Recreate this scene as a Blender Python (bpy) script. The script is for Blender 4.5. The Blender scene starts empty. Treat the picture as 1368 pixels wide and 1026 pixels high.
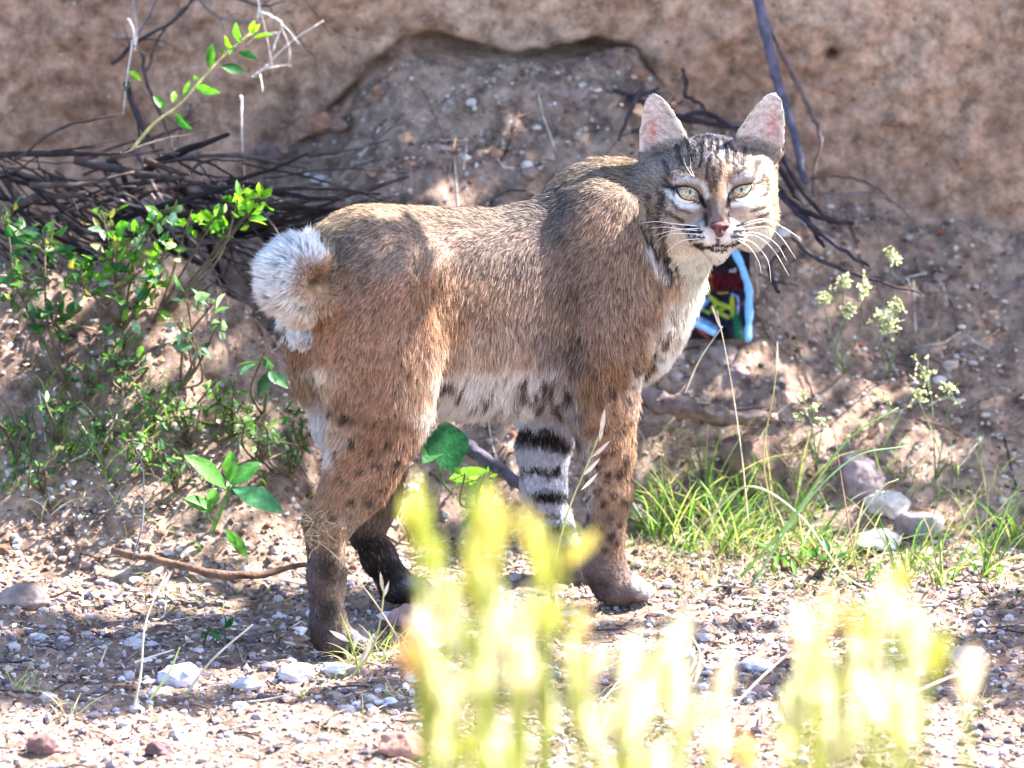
import bpy, math, random
import numpy as np
from mathutils import Vector

# ------------------------------------------------------------------ camera, world, sun
SC = bpy.context.scene
COL = SC.collection
PITCH = math.radians(15.0); DIST = 12.0; ZC = 0.2885; PXM = 1152.0
CP, SP = math.cos(PITCH), math.sin(PITCH)
CAM = np.array([0.0, -DIST*CP, ZC+DIST*SP])
FW = np.array([0.0, CP, -SP]); UPV = np.array([0.0, SP, CP])

cam_d = bpy.data.cameras.new('camera'); cam = bpy.data.objects.new('camera', cam_d); COL.objects.link(cam)
cam.location = CAM; cam.rotation_euler = (math.radians(90)-PITCH, 0, 0)
cam_d.sensor_width = 36; cam_d.lens = 36*DIST/(1368/PXM)
cam_d.clip_start = 0.5; cam_d.clip_end = 500
cam_d.dof.use_dof = True; cam_d.dof.focus_distance = DIST-0.02
cam_d.dof.aperture_fstop = cam_d.lens/1000/0.066
SC.camera = cam

SUN_EL, SUN_AZ = math.radians(46), math.radians(72)      # azimuth from +Y (behind the bobcat) towards +X
SUN = np.array([math.sin(SUN_AZ)*math.cos(SUN_EL), math.cos(SUN_AZ)*math.cos(SUN_EL), math.sin(SUN_EL)])
world = bpy.data.worlds.new('World'); SC.world = world; world.use_nodes = True
wn = world.node_tree.nodes; bg = wn['Background']
sky = wn.new('ShaderNodeTexSky'); sky.sky_type = 'NISHITA'; sky.sun_disc = False
sky.sun_elevation = SUN_EL; sky.sun_rotation = SUN_AZ; sky.altitude = 700; sky.dust_density = 2.0
world.node_tree.links.new(sky.outputs[0], bg.inputs[0]); bg.inputs[1].default_value = 0.115
sl = bpy.data.lights.new('sun', 'SUN'); sl.energy = 5.0; sl.angle = math.radians(0.5); sl.color = (1.0, 0.95, 0.88)
so = bpy.data.objects.new('sun', sl); COL.objects.link(so)
so.rotation_euler = Vector(tuple(SUN)).to_track_quat('Z', 'Y').to_euler()
SC.view_settings.view_transform = 'Standard'; SC.view_settings.look = 'None'
SC.view_settings.gamma = 1; SC.view_settings.exposure = 2.72
SC.render.engine = 'CYCLES'
SC.cycles.max_bounces = 6; SC.cycles.diffuse_bounces = 3; SC.cycles.transparent_max_bounces = 4
SC.cycles.use_denoising = True
try:
    SC.cycles.sample_clamp_indirect = 6
    SC.cycles_curves.shape = 'RIBBONS'
except Exception: pass

rng = np.random.default_rng(7); random.seed(7)

# ------------------------------------------------------------------ maths helpers
def P(px, py, Y):
    """world point seen at photo pixel (px, py), at depth Y"""
    d = FW + np.array([1.0,0,0])*(px-684)/(PXM*DIST) + UPV*(513-py)/(PXM*DIST)
    t = (Y-CAM[1])/d[1]
    return CAM + d*t
def proj(p):
    q = p-CAM; f = q@FW
    return 684+PXM*DIST*q[...,0]/f, 513-PXM*DIST*(q@UPV)/f
def srgb(r, g=None, b=None):
    c = np.array(r if g is None else (r, g, b), dtype=float)/255.0
    return np.where(c <= 0.04045, c/12.92, ((c+0.055)/1.055)**2.4)
def sstep(a, b, x):
    t = np.clip((x-a)/(b-a), 0, 1); return t*t*(3-2*t)
def hash3(i, j, k, s=0):
    n = (i.astype(np.int64)*374761393 + j.astype(np.int64)*668265263 + k.astype(np.int64)*2147483647 + s*974634777) & 0xffffffff
    n = ((n ^ (n >> 13))*1274126177) & 0xffffffff
    n = ((n ^ (n >> 16))*2246822519) & 0xffffffff
    return ((n ^ (n >> 15)) & 0xffff)/65535.0
def noise(x, y, z=0.0, s=0):
    x, y, z = np.broadcast_arrays(np.asarray(x, float), np.asarray(y, float), np.asarray(z, float))
    i, j, k = np.floor(x), np.floor(y), np.floor(z)
    fx, fy, fz = x-i, y-j, z-k
    fx, fy, fz = fx*fx*(3-2*fx), fy*fy*(3-2*fy), fz*fz*(3-2*fz)
    r = 0
    for a in (0, 1):
        for b in (0, 1):
            for c in (0, 1):
                r = r + hash3(i+a, j+b, k+c, s)*(fx if a else 1-fx)*(fy if b else 1-fy)*(fz if c else 1-fz)
    return r*2-1
def fbm(x, y, z=0.0, o=4, s=0, g=0.5):
    r = 0; a = 1.0; f = 1.0
    for q in range(o):
        r = r + a*noise(np.asarray(x)*f+q*17.3, np.asarray(y)*f-q*9.1, np.asarray(z)*f+q*4.7, s+q); a *= g; f *= 2.03
    return r

# ------------------------------------------------------------------ object helpers
def tag(o, label=None, cat=None, group=None, kind=None):
    if label: o['label'] = label
    if cat: o['category'] = cat
    if group: o['group'] = group
    if kind: o['kind'] = kind
    return o
def empty(name, loc):
    o = bpy.data.objects.new(name, None); o.location = tuple(loc); o.empty_display_size = 0.05
    COL.objects.link(o); return o
def mesh_obj(name, V, F, mat, parent=None, col=None, smooth=True, origin=None):
    """one mesh object; V (n,3), F (m,k) array or list of arrays; colours per vertex"""
    V = np.asarray(V, dtype=np.float32)
    me = bpy.data.meshes.new(name)
    Fl = [f for f in (F if isinstance(F, list) else [F]) if len(f)]
    org = np.zeros(3)
    if parent is not None: org = np.array(parent.location)
    elif origin is not None: org = np.asarray(origin, float)
    me.vertices.add(len(V)); me.vertices.foreach_set('co', (V-org.astype(np.float32)).ravel())
    tot = sum(f.size for f in Fl); npoly = sum(len(f) for f in Fl)
    me.loops.add(tot); me.loops.foreach_set('vertex_index', np.concatenate([f.ravel() for f in Fl]).astype(np.int32))
    sizes = np.concatenate([np.full(len(f), f.shape[1]) for f in Fl])
    st = np.concatenate([[0], np.cumsum(sizes)[:-1]])
    me.polygons.add(npoly); me.polygons.foreach_set('loop_start', st.astype(np.int32))
    me.update(calc_edges=True)
    me.polygons.foreach_set('use_smooth', np.full(npoly, smooth))
    if col is not None:
        a = me.attributes.new('col', 'FLOAT_COLOR', 'POINT')
        c = np.ones((len(V), 4), dtype=np.float32); c[:, :3] = np.broadcast_to(col, (len(V), 3))
        a.data.foreach_set('color', c.ravel())
    me.materials.append(mat); me.validate()
    o = bpy.data.objects.new(name, me); COL.objects.link(o)
    if parent is not None: o.parent = parent
    elif origin is not None: o.location = tuple(org)
    return o
class MB:
    """collects quads/tris with colours for ONE mesh"""
    def __init__(s): s.V = []; s.F4 = []; s.F3 = []; s.C = []; s.n = 0
    def add(s, V, F, c):
        V = np.asarray(V, float).reshape(-1, 3)
        s.V.append(V); s.C.append(np.broadcast_to(np.asarray(c, float), V.shape).copy())
        for f in (F if isinstance(F, list) else [F]):
            f = np.asarray(f)
            if f.size: (s.F4 if f.shape[1] == 4 else s.F3).append(f+s.n)
        s.n += len(V)
    def build(s, name, mat, parent=None, origin=None, smooth=True):
        F = []
        if s.F4: F.append(np.concatenate(s.F4))
        if s.F3: F.append(np.concatenate(s.F3))
        return mesh_obj(name, np.concatenate(s.V), F, mat, parent, np.concatenate(s.C), smooth, origin)
def tube(mb, pts, rad, c, n=7, c2=None, bump=0.0, seed=0):
    """bent round branch through pts with radii rad"""
    pts = np.asarray(pts, float); m = len(pts); rad = np.broadcast_to(np.asarray(rad, float), (m,))
    T = np.gradient(pts, axis=0); T /= np.linalg.norm(T, axis=1)[:, None]+1e-9
    ref = np.array([0.13, 0.21, 0.97]) if abs(T[:, 2]).mean() < 0.8 else np.array([0.97, 0.2, 0.1])
    A = np.cross(T, ref); A /= np.linalg.norm(A, axis=1)[:, None]; B = np.cross(T, A)
    th = np.linspace(0, 2*math.pi, n, endpoint=False)
    R = rad[:, None]*np.ones(n)[None]
    if bump: R = R*(1+bump*noise(np.arange(m)[:, None]*0.7, th[None]*1.3, seed*3.1))
    V = pts[:, None]+R[..., None]*(np.cos(th)[None, :, None]*A[:, None]+np.sin(th)[None, :, None]*B[:, None])
    V = V.reshape(-1, 3); idx = np.arange(m*n).reshape(m, n); nx = np.roll(idx, -1, axis=1)
    F = np.stack([idx[:-1], nx[:-1], nx[1:], idx[1:]], -1).reshape(-1, 4)
    V = np.vstack([V, pts[0], pts[-1]])
    e0 = np.stack([idx[0], np.full(n, m*n), nx[0]], -1); e1 = np.stack([idx[-1], nx[-1], np.full(n, m*n+1)], -1)
    c = np.asarray(c, float)
    if c2 is not None:
        t = np.linspace(0, 1, m)[:, None, None]; cc = (c*(1-t)+np.asarray(c2)*t)*np.ones((1, n, 1))
        c = np.vstack([cc.reshape(-1, 3), c.reshape(1, 3), np.asarray(c2).reshape(1, 3)])
    mb.add(V, [F, e0, e1], c)
def spline(ctrl, n=16):
    c = np.asarray(ctrl, float); m = len(c)
    if m < 3: return c[0]+(c[-1]-c[0])*np.linspace(0, 1, n)[:, None]
    e = np.vstack([2*c[0]-c[1], c, 2*c[-1]-c[-2]])
    t = np.linspace(0, m-1, n); i = np.minimum(t.astype(int), m-2); f = (t-i)[:, None]
    a, b, cc, d = e[i], e[i+1], e[i+2], e[i+3]
    return 0.5*(2*b+(cc-a)*f+(2*a-5*b+4*cc-d)*f*f+(3*b-a-3*cc+d)*f**3)

# ------------------------------------------------------------------ materials
def mat_new(name):
    m = bpy.data.materials.new(name); m.use_nodes = True
    nt = m.node_tree; b = nt.nodes['Principled BSDF']; return m, nt, b
def col_mat(name, rough=0.7, vary=0.25, scale=40, transl=0.0, spec=0.3, bump=0.0, bscale=80, coat=0.0, thue=(1, 1, 1)):
    """vertex colour 'col' varied by noise; optional see-through leaf light"""
    m, nt, b = mat_new(name); N, L = nt.nodes, nt.links
    at = N.new('ShaderNodeAttribute'); at.attribute_name = 'col'
    tc = N.new('ShaderNodeTexCoord'); nz = N.new('ShaderNodeTexNoise'); nz.inputs['Scale'].default_value = scale
    nz.inputs['Detail'].default_value = 5
    L.new(tc.outputs['Object'], nz.inputs['Vector'])
    mr = N.new('ShaderNodeMapRange'); mr.inputs['To Min'].default_value = 1-vary*1.6; mr.inputs['To Max'].default_value = 1+vary*1.6
    mr.inputs['From Min'].default_value = 0.25; mr.inputs['From Max'].default_value = 0.75
    L.new(nz.outputs['Fac'], mr.inputs['Value'])
    mx = N.new('ShaderNodeVectorMath'); mx.operation = 'SCALE'
    L.new(at.outputs['Color'], mx.inputs[0]); L.new(mr.outputs[0], mx.inputs['Scale'])
    L.new(mx.outputs[0], b.inputs['Base Color']); b.inputs['Roughness'].default_value = rough
    b.inputs['Specular IOR Level'].default_value = spec; b.inputs['Coat Weight'].default_value = coat
    if bump:
        n2 = N.new('ShaderNodeTexNoise'); n2.inputs['Scale'].default_value = bscale; n2.inputs['Detail'].default_value = 6
        L.new(tc.outputs['Object'], n2.inputs['Vector'])
        bp = N.new('ShaderNodeBump'); bp.inputs['Strength'].default_value = bump; bp.inputs['Distance'].default_value = 0.004
        L.new(n2.outputs['Fac'], bp.inputs['Height']); L.new(bp.outputs[0], b.inputs['Normal'])
    if transl:
        t = N.new('ShaderNodeBsdfTranslucent'); ms = N.new('ShaderNodeMixShader'); ms.inputs[0].default_value = transl
        tv = N.new('ShaderNodeVectorMath'); tv.operation = 'MULTIPLY'; tv.inputs[1].default_value = thue
        L.new(mx.outputs[0], tv.inputs[0]); L.new(tv.outputs[0], t.inputs[0])
        L.new(b.outputs[0], ms.inputs[1]); L.new(t.outputs[0], ms.inputs[2])
        L.new(ms.outputs[0], nt.nodes['Material Output'].inputs[0])
    return m
M_leaf = col_mat('leaf', 0.42, 0.32, 130, 0.42, 0.45, 0.25, 300, thue=(1.4, 1.45, 0.7))
M_grass = col_mat('grass_blade', 0.45, 0.15, 30, 0.4, 0.4, thue=(1.3, 1.3, 0.8))
M_dry = col_mat('dry_plant', 0.8, 0.2, 50, 0.25, 0.2)
M_bark = col_mat('bark', 0.85, 0.35, 70, 0, 0.2, 0.8, 120)
M_stone = col_mat('stone', 0.85, 0.3, 45, 0, 0.25, 0.6, 110)
M_pebble = col_mat('pebble', 0.85, 0.15, 90, 0, 0.25)
M_petal = col_mat('petal', 0.6, 0.1, 60, 0.4, 0.2)

def dirt_mat(name, c1, c2, c3, peb=(0.6, 0.52, 0.46), pscale=90, lowc=0.30, gthr=0.76):
    m, nt, b = mat_new(name); N, L = nt.nodes, nt.links
    tc = N.new('ShaderNodeTexCoord')
    def nz(s, d=8, r=0.6):
        n = N.new('ShaderNodeTexNoise'); n.inputs['Scale'].default_value = s; n.inputs['Detail'].default_value = d
        n.inputs['Roughness'].default_value = r; L.new(tc.outputs['Object'], n.inputs['Vector']); return n
    a = nz(3.5, 6, 0.65); r = N.new('ShaderNodeValToRGB'); L.new(a.outputs['Fac'], r.inputs[0])
    e = r.color_ramp.elements; e[0].position = 0.33; e[0].color = (*c1, 1); e[1].position = 0.68; e[1].color = (*c2, 1)
    f = nz(38, 8, 0.75); r2 = N.new('ShaderNodeValToRGB'); L.new(f.outputs['Fac'], r2.inputs[0])
    e = r2.color_ramp.elements; e[0].position = 0.36; e[0].color = (lowc, lowc*0.9, lowc*0.86, 1); e[1].position = 0.64; e[1].color = (1.35, 1.32, 1.3, 1)
    mu = N.new('ShaderNodeMix'); mu.data_type = 'RGBA'; mu.blend_type = 'MULTIPLY'; mu.inputs[0].default_value = 1
    L.new(r.outputs[0], mu.inputs[6]); L.new(r2.outputs[0], mu.inputs[7])
    # grit: small pale and rusty grains set in the soil
    v = N.new('ShaderNodeTexVoronoi'); v.inputs['Scale'].default_value = pscale; L.new(tc.outputs['Object'], v.inputs['Vector'])
    lt = N.new('ShaderNodeMath'); lt.operation = 'LESS_THAN'; lt.inputs[1].default_value = 0.34; L.new(v.outputs['Distance'], lt.inputs[0])
    sp = N.new('ShaderNodeSeparateColor'); L.new(v.outputs['Color'], sp.inputs[0])
    gt = N.new('ShaderNodeMath'); gt.operation = 'GREATER_THAN'; gt.inputs[1].default_value = gthr; L.new(sp.outputs[0], gt.inputs[0])
    mm = N.new('ShaderNodeMath'); mm.operation = 'MULTIPLY'; L.new(lt.outputs[0], mm.inputs[0]); L.new(gt.outputs[0], mm.inputs[1])
    pc = N.new('ShaderNodeMix'); pc.data_type = 'RGBA'; L.new(sp.outputs[1], pc.inputs[0]); pc.inputs[6].default_value = (*peb, 1); pc.inputs[7].default_value = (*c3, 1)
    m2 = N.new('ShaderNodeMix'); m2.data_type = 'RGBA'; L.new(mm.outputs[0], m2.inputs[0]); L.new(mu.outputs[2], m2.inputs[6]); L.new(pc.outputs[2], m2.inputs[7])
    L.new(m2.outputs[2], b.inputs['Base Color']); b.inputs['Roughness'].default_value = 0.95; b.inputs['Specular IOR Level'].default_value = 0.15
    ad = N.new('ShaderNodeMath'); ad.operation = 'MULTIPLY_ADD'; L.new(mm.outputs[0], ad.inputs[0]); ad.inputs[1].default_value = 0.25; L.new(f.outputs['Fac'], ad.inputs[2])
    bp = N.new('ShaderNodeBump'); bp.inputs['Strength'].default_value = 1.0; bp.inputs['Distance'].default_value = 0.018
    L.new(ad.outputs[0], bp.inputs['Height']); L.new(bp.outputs[0], b.inputs['Normal'])
    return m
M_wall = dirt_mat('red_earth', (0.55, 0.335, 0.235), (0.74, 0.51, 0.38), (0.30, 0.15, 0.10), (0.66, 0.52, 0.44), 120, 0.42, 0.86)
M_ground = dirt_mat('grey_soil', (0.27, 0.185, 0.145), (0.54, 0.395, 0.32), (0.18, 0.12, 0.10), (0.62, 0.58, 0.55), 110)

# ------------------------------------------------------------------ terrain
YW = 0.85
TOPX = [-400, 60, 172, 300, 400, 470, 505, 540, 600, 700, 800, 850, 880, 930, 1000, 1060, 1100, 1196, 1400, 1800]
TOPY = [320, 300, 285, 225, 178, 150, 122, 99, 93, 94, 92, 100, 135, 165, 195, 240, 268, 312, 345, 360]
def pxat(x, Y): return 684+x*PXM*DIST/(DIST+Y*CP)
def zfoot(x):
    py = np.interp(pxat(x, YW), TOPX, TOPY); return ZC+((513-py)/PXM*(DIST+YW*CP)/DIST-YW*SP)/CP+0.010*noise(np.asarray(x)*8, 0.7, 0, 13)+0.006*noise(np.asarray(x)*27, 0.2, 0, 14)
MX = [-400, 60, 172, 240, 300, 350, 390, 415, 450, 520]
MZ = [0.20, 0.31, 0.322, 0.318, 0.285, 0.24, 0.195, 0.13, 0.05, 0.0]
def H(x, Y, fine=True):
    x = np.asarray(x, float); Y = np.asarray(Y, float); px = pxat(x, Y)
    wob = 0.05*noise(x*4, 3.3, 0, 5)
    yb = 0.33+wob+0.10*sstep(700, 900, px)
    t = np.clip((Y-yb)/(YW-yb), 0, 1.0)-0.5*np.clip((Y-YW)/(YW-yb), 0, 0.4)
    left = 1-sstep(380, 470, px)
    zt = zfoot(x)*(t**0.92)*(1-left*0.45*np.exp(-((Y-0.66)/0.13)**2))
    mz = np.interp(px, MX, MZ)*(1+0.05*noise(x*9, 0.4, 0, 8))
    prof = np.where(Y < 0.47, sstep(0.16, 0.49, Y)**1.1, 1-sstep(0.47, 0.62, Y)*0.55)
    zm = mz*prof
    z = np.maximum(zt, zm)
    slope = sstep(0.0, 0.15, z)
    z = z + (0.010*fbm(x*5, Y*5, 0, 3, 1))*(0.5+slope*1.4)
    if fine: z = z + (0.006+0.010*slope)*fbm(x*22, Y*22, 0, 4, 11, 0.6) + 0.0022*fbm(x*120, Y*120, 0, 2, 21)
    far = sstep(1.2, 6.0, np.hypot(x, Y+1))
    return z + far*0.10*fbm(x*0.5, Y*0.5, 0, 3, 31)
def nonuni(lo, a, b, hi, step, k=1.16):
    c = list(np.arange(a, b+step/2, step)); s = step; x = c[-1]
    while x < hi: s *= k; x += s; c.append(x)
    s = step; x = c[0]; pre = []
    while x > lo: s *= k; x -= s; pre.append(x)
    return np.array(pre[::-1]+c)
def sheet(xs, ys, fn, name, mat):
    X, Y = np.meshgrid(xs, ys, indexing='ij'); V = fn(X, Y).reshape(-1, 3)
    idx = np.arange(X.size).reshape(X.shape)
    F = np.stack([idx[:-1, :-1], idx[1:, :-1], idx[1:, 1:], idx[:-1, 1:]], -1).reshape(-1, 4)
    o = mesh_obj(name, V, F, mat); o['kind'] = 'structure'; return o
gx = nonuni(-60, -0.95, 0.95, 60, 0.0055); gy = nonuni(-60, -0.95, 0.95, 1.15, 0.0055)
sheet(gx, gy, lambda X, Y: np.stack([X, Y, H(X, Y)], -1), 'ground', M_ground)

BANK_H = 0.90
def wall_pt(X, S):
    """S: height up the bank face, then back along its top"""
    z = np.minimum(S, BANK_H+0.08*noise(X*1.7, 0.2, 0, 77)); back = np.maximum(S-BANK_H-0.1, 0)
    zf = zfoot(X); px = pxat(X, YW)
    d = 0.045*fbm(X*3.1, z*3.1, 0.5, 3, 41)+0.017*fbm(X*12, z*12, 0, 4, 51, 0.62)+0.003*fbm(X*70, z*70, 0, 3, 61, 0.6)
    und = 0.075*np.exp(-((z-zf-0.002-0.008*noise(X*20, 0.5, 0, 15))/(0.012+0.008*noise(X*9, 0.9, 0, 16)))**2)*sstep(330, 470, px)*(1-sstep(840, 880, px))*(0.45+0.8*np.clip(noise(X*13, 1.1, 0, 9)+0.4, 0, 1))
    hole = P(1114, 86, YW+0.01)
    hd = 0.05*np.exp(-(((X-hole[0])**2+(z-hole[2])**2)/0.0068**2)**2)
    Y = YW+0.02+0.12*np.maximum(z-0.3, 0)+d+und+hd+back
    return np.stack([X, Y, z+0.05*fbm(X*0.7, back*0.7, 0, 3, 71)*np.minimum(back, 1)], -1)
wx = nonuni(-60, -0.95, 0.95, 60, 0.0055); ws = nonuni(-0.15, 0.1, 0.62, 40, 0.0055, 1.12)
sheet(wx, ws, wall_pt, 'earth_bank', M_wall)

# ------------------------------------------------------------------ the bobcat
TH = math.radians(28); CT, ST = math.cos(TH), math.sin(TH)
X0, Y0 = (620-684)/PXM, 0.03
AX = np.array([CT, ST, 0]); LT = np.array([-ST, CT, 0])
def B(px, py, lat):
    x = (px-684)/PXM; Y = Y0+(lat+(x-X0)*ST)/CT
    return P(px, py, Y)
PX = 1/PXM
HY = 0.085                                    # depth of the head's centre
def Hd(px, py, w):                            # point on the head, w pixels towards the viewer
    return P(px, py, HY)-FW*w*PX
VX = 0.0029
LO = np.array([-0.31, -0.22, -0.012]); HI = np.array([0.335, 0.33, 0.655])
NG = ((HI-LO)/VX).astype(int)+1
FIELD = np.full(NG, 0.08, dtype=np.float32)
def carve_box(lo, hi):
    a = np.clip(((np.asarray(lo)-LO)/VX).astype(int), 0, NG-1); b = np.clip(((np.asarray(hi)-LO)/VX).astype(int)+2, 1, NG)
    g = np.meshgrid(*[LO[i]+VX*np.arange(a[i], b[i]) for i in range(3)], indexing='ij')
    return tuple(slice(a[i], b[i]) for i in range(3)), np.stack(g, -1).astype(np.float32)
def smin(a, b, k):
    h = np.clip(0.5+0.5*(b-a)/k, 0, 1); return b*(1-h)+a*h-k*h*(1-h)
def put(sl_, d, k=0.02, sub=False):
    if sub: FIELD[sl_] = -smin(-FIELD[sl_], d, k)
    else: FIELD[sl_] = smin(FIELD[sl_], d, k)
def cone(a, b, ra, rb, k=0.02, squash=1.0, sub=False):
    """round cone from a to b (radii in pixels); squash < 1 flattens it sideways"""
    ra *= PX; rb *= PX; r = max(ra, rb)+0.03
    s, Q = carve_box(np.minimum(a, b)-r, np.maximum(a, b)+r)
    if squash != 1.0:
        def sq(q): return q+(((q-a)@LT)*(1/squash-1))[..., None]*LT
        Q2 = sq(Q); b2 = sq(np.asarray(b)[None])[0]
    else: Q2, b2 = Q, np.asarray(b)
    ab = b2-a; L2 = float(ab@ab)+1e-12
    t = np.clip(((Q2-a)@ab)/L2, 0, 1); d = np.linalg.norm(Q2-a-t[..., None]*ab, axis=-1)-(ra+(rb-ra)*t)
    put(s, d.astype(np.float32), k, sub)
def ell(c, r, k=0.02, fr=None, sub=False):
    """ellipsoid, radii in pixels along the frame fr (rows)"""
    r = np.asarray(r, float)*PX; fr = np.eye(3) if fr is None else np.asarray(fr)
    m = r.max()+0.03; s, Q = carve_box(c-m, c+m)
    q = (Q-c)@fr.T/r; n = np.linalg.norm(q, axis=-1); n2 = np.linalg.norm(q/r, axis=-1)+1e-9
    put(s, (n*(n-1)/n2).astype(np.float32), k, sub)
def chain(pts, k=0.02, squash=1.0):
    for (a, b) in zip(pts[:-1], pts[1:]): cone(B(*a[:3]), B(*b[:3]), a[3], b[3], k, squash)
BF = np.stack([AX, LT, [0, 0, 1.0]]); HF = np.stack([[1.0, 0, 0], UPV, -FW])
# trunk: a loft of ellipses along the spine
TS = np.array([(405, 372, 392, 6), (415, 335, 430, 30), (432, 306, 470, 44), (455, 291, 500, 54), (480, 283, 522, 62), (520, 279, 540, 68), (570, 279, 545, 74),
               (620, 281, 550, 80), (670, 281, 550, 84), (720, 269, 545, 84), (760, 250, 538, 80), (800, 236, 532, 76), (840, 236, 520, 70),
               (868, 262, 498, 60), (888, 300, 470, 46), (902, 340, 440, 30), (914, 372, 405, 6)], float)
def zat(px, py):
    s = (px-620)/PXM/CT; Y = Y0+s*ST; return ZC+((513-py)/PXM-Y*SP)/CP
ts = (TS[:, 0]-620)/PXM/CT
tzt, tzb = zat(TS[:, 0], TS[:, 1]), zat(TS[:, 0], TS[:, 2])
s_, Q = carve_box([-0.27, -0.16, 0.2], [0.27, 0.28, 0.60])
sc_ = (Q[..., 0]-X0)*CT+(Q[..., 1]-Y0)*ST; la_ = -(Q[..., 0]-X0)*ST+(Q[..., 1]-Y0)*CT
zc_ = np.interp(sc_, ts, (tzt+tzb)/2); rz_ = np.interp(sc_, ts, (tzt-tzb)/2); rl_ = np.interp(sc_, ts, TS[:, 3]*PX)
n_ = np.sqrt(((Q[..., 2]-zc_)/rz_)**2+(la_/rl_)**2)
d_ = (n_-1)*np.minimum(rz_, rl_)*0.8+np.maximum(np.maximum(ts[0]-sc_, sc_-ts[-1]), 0)
put(s_, d_.astype(np.float32), 0.01)
# withers, neck, chest
cone(B(806, 284, 0), B(860, 288, 0), 52, 54, 0.05)
cone(B(858, 290, 0), Hd(938, 272, -35), 60, 48, 0.03)
cone(B(868, 395, 0), Hd(922, 328, -28), 50, 38, 0.03)
cone(B(858, 445, 0), B(890, 380, 0), 38, 38, 0.03)
# near foreleg
ell(B(808, 360, -0.055), (52, 34, 92), 0.04, BF); ell(B(812, 455, -0.058), (48, 36, 70), 0.03, BF)
chain([(805, 470, -0.058, 50), (804, 545, -0.060, 42), (812, 600, -0.062, 33), (814, 660, -0.062, 27), (808, 715, -0.062, 23), (806, 755, -0.062, 25), (822, 783, -0.062, 24)], 0.02, 0.85)
cone(B(816, 782, -0.062), B(844, 785, -0.062), 24, 19, 0.012)
for (a, b, l) in ((858, 790, -0.078), (864, 788, -0.066), (862, 785, -0.054), (852, 784, -0.044)): cone(B(a-14, b-3, l), B(a+3, b+3, l), 12, 9.5, 0.003)
# far foreleg
ell(B(750, 400, 0.055), (50, 34, 90), 0.04, BF)
chain([(752, 470, 0.06, 46), (742, 540, 0.062, 40), (726, 600, 0.064, 31), (726, 650, 0.064, 26), (742, 705, 0.064, 21), (756, 745, 0.064, 22), (770, 764, 0.064, 22)], 0.02, 0.85)
cone(B(766, 764, 0.064), B(794, 768, 0.064), 21, 20, 0.012)
for (a, b, l) in ((800, 770, 0.05), (804, 768, 0.062), (800, 766, 0.076)): cone(B(a-12, b-3, l), B(a, b+2, l), 11, 10, 0.006)
# near hind leg
ell(B(500, 400, -0.045), (78, 40, 100), 0.05, BF)
chain([(494, 400, -0.05, 72), (502, 475, -0.055, 78), (508, 540, -0.058, 64), (496, 592, -0.058, 52), (478, 640, -0.058, 42), (450, 682, -0.058, 29), (436, 712, -0.058, 25)], 0.025, 0.62)
cone(B(414, 693, -0.058), B(440, 690, -0.058), 10, 20, 0.012)
chain([(436, 705, -0.058, 25), (436, 770, -0.058, 23), (438, 835, -0.058, 22), (444, 852, -0.058, 20)], 0.012)
cone(B(440, 851, -0.058), B(470, 852, -0.058), 21, 19, 0.012)
for (a, b, l) in ((482, 856, -0.075), (488, 854, -0.063), (486, 850, -0.051)): cone(B(a-12, b-3, l), B(a, b+2, l), 11, 10, 0.006)
# far hind leg, a step ahead
ell(B(445, 420, 0.045), (60, 36, 90), 0.04, BF)
chain([(448, 430, 0.05, 64), (452, 490, 0.055, 58), (472, 560, 0.058, 48), (498, 620, 0.06, 40), (500, 670, 0.06, 30), (488, 712, 0.06, 20)], 0.025, 0.62)
chain([(488, 708, 0.06, 20), (506, 745, 0.06, 21), (530, 782, 0.06, 21)], 0.012)
cone(B(528, 782, 0.06), B(560, 790, 0.06), 20, 18, 0.012)
for (a, b, l) in ((572, 794, 0.05), (577, 792, 0.062), (572, 790, 0.074)): cone(B(a-12, b-3, l), B(a, b+2, l), 10, 9, 0.006)
# creases behind the foreleg, at the flank fold, and under the haunch
for a_, b_, r_ in (((768,360,-.102),(758,500,-.100),9),((576,390,-.100),(590,440,-.102),6),((592,440,-.102),(584,520,-.096),6),((846,330,-.09),(872,440,-.07),7),((700,430,-.104),(704,470,-.104),6)):
    cone(B(*a_), B(*b_), r_, r_*0.7, 0.022, 1.0, True)
ell(B(830, 400, -0.074), (30, 12, 70), 0.03, BF); ell(B(792, 300, -0.052), (34, 14, 44), 0.03, BF); ell(B(520, 450, -0.082), (50, 12, 70), 0.03, BF)
# tail: a curled bob
chain([(452, 338, -0.01, 26), (436, 380, -0.035, 20), (424, 398, -0.05, 19)], 0.02)
chain([(424, 398, -0.05, 19), (400, 402, -0.055, 21), (378, 385, -0.055, 22), (378, 360, -0.055, 22), (398, 345, -0.055, 22), (418, 352, -0.055, 17)], 0.012)
ell(B(402, 447, 0.0), (14, 14, 14), 0.008, BF)
# head
def hell(px, py, w, r, k=0.012, sub=False): ell(Hd(px, py, w), r, k, HF, sub)
hell(950, 240, -22, (64, 58, 58)); hell(918, 279, 36, (22, 12, 14), 0.012); hell(992, 277, 35, (21, 12, 14), 0.012); hell(912, 284, -8, (40, 42, 40), 0.02); hell(990, 284, -8, (38, 42, 40), 0.02)
hell(953, 264, 8, (50, 46, 42), 0.015)
cone(Hd(953, 228, 38), Hd(958, 290, 70), 19, 12.5, 0.014)
hell(957, 314, 46, (36, 24, 32), 0.012); hell(938, 315, 63, (20, 15, 15), 0.008); hell(977, 314, 63, (19, 15, 15), 0.008)
cone(Hd(957, 326, 40), Hd(957, 336, 54), 20, 15, 0.010)
hell(917, 239, 38, (22, 12, 16), 0.012); hell(989, 236, 38, (21, 12, 16), 0.012)
hell(896, 276, 18, (22, 20, 18), 0.015); hell(1012, 274, 16, (18, 20, 18), 0.015)
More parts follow.
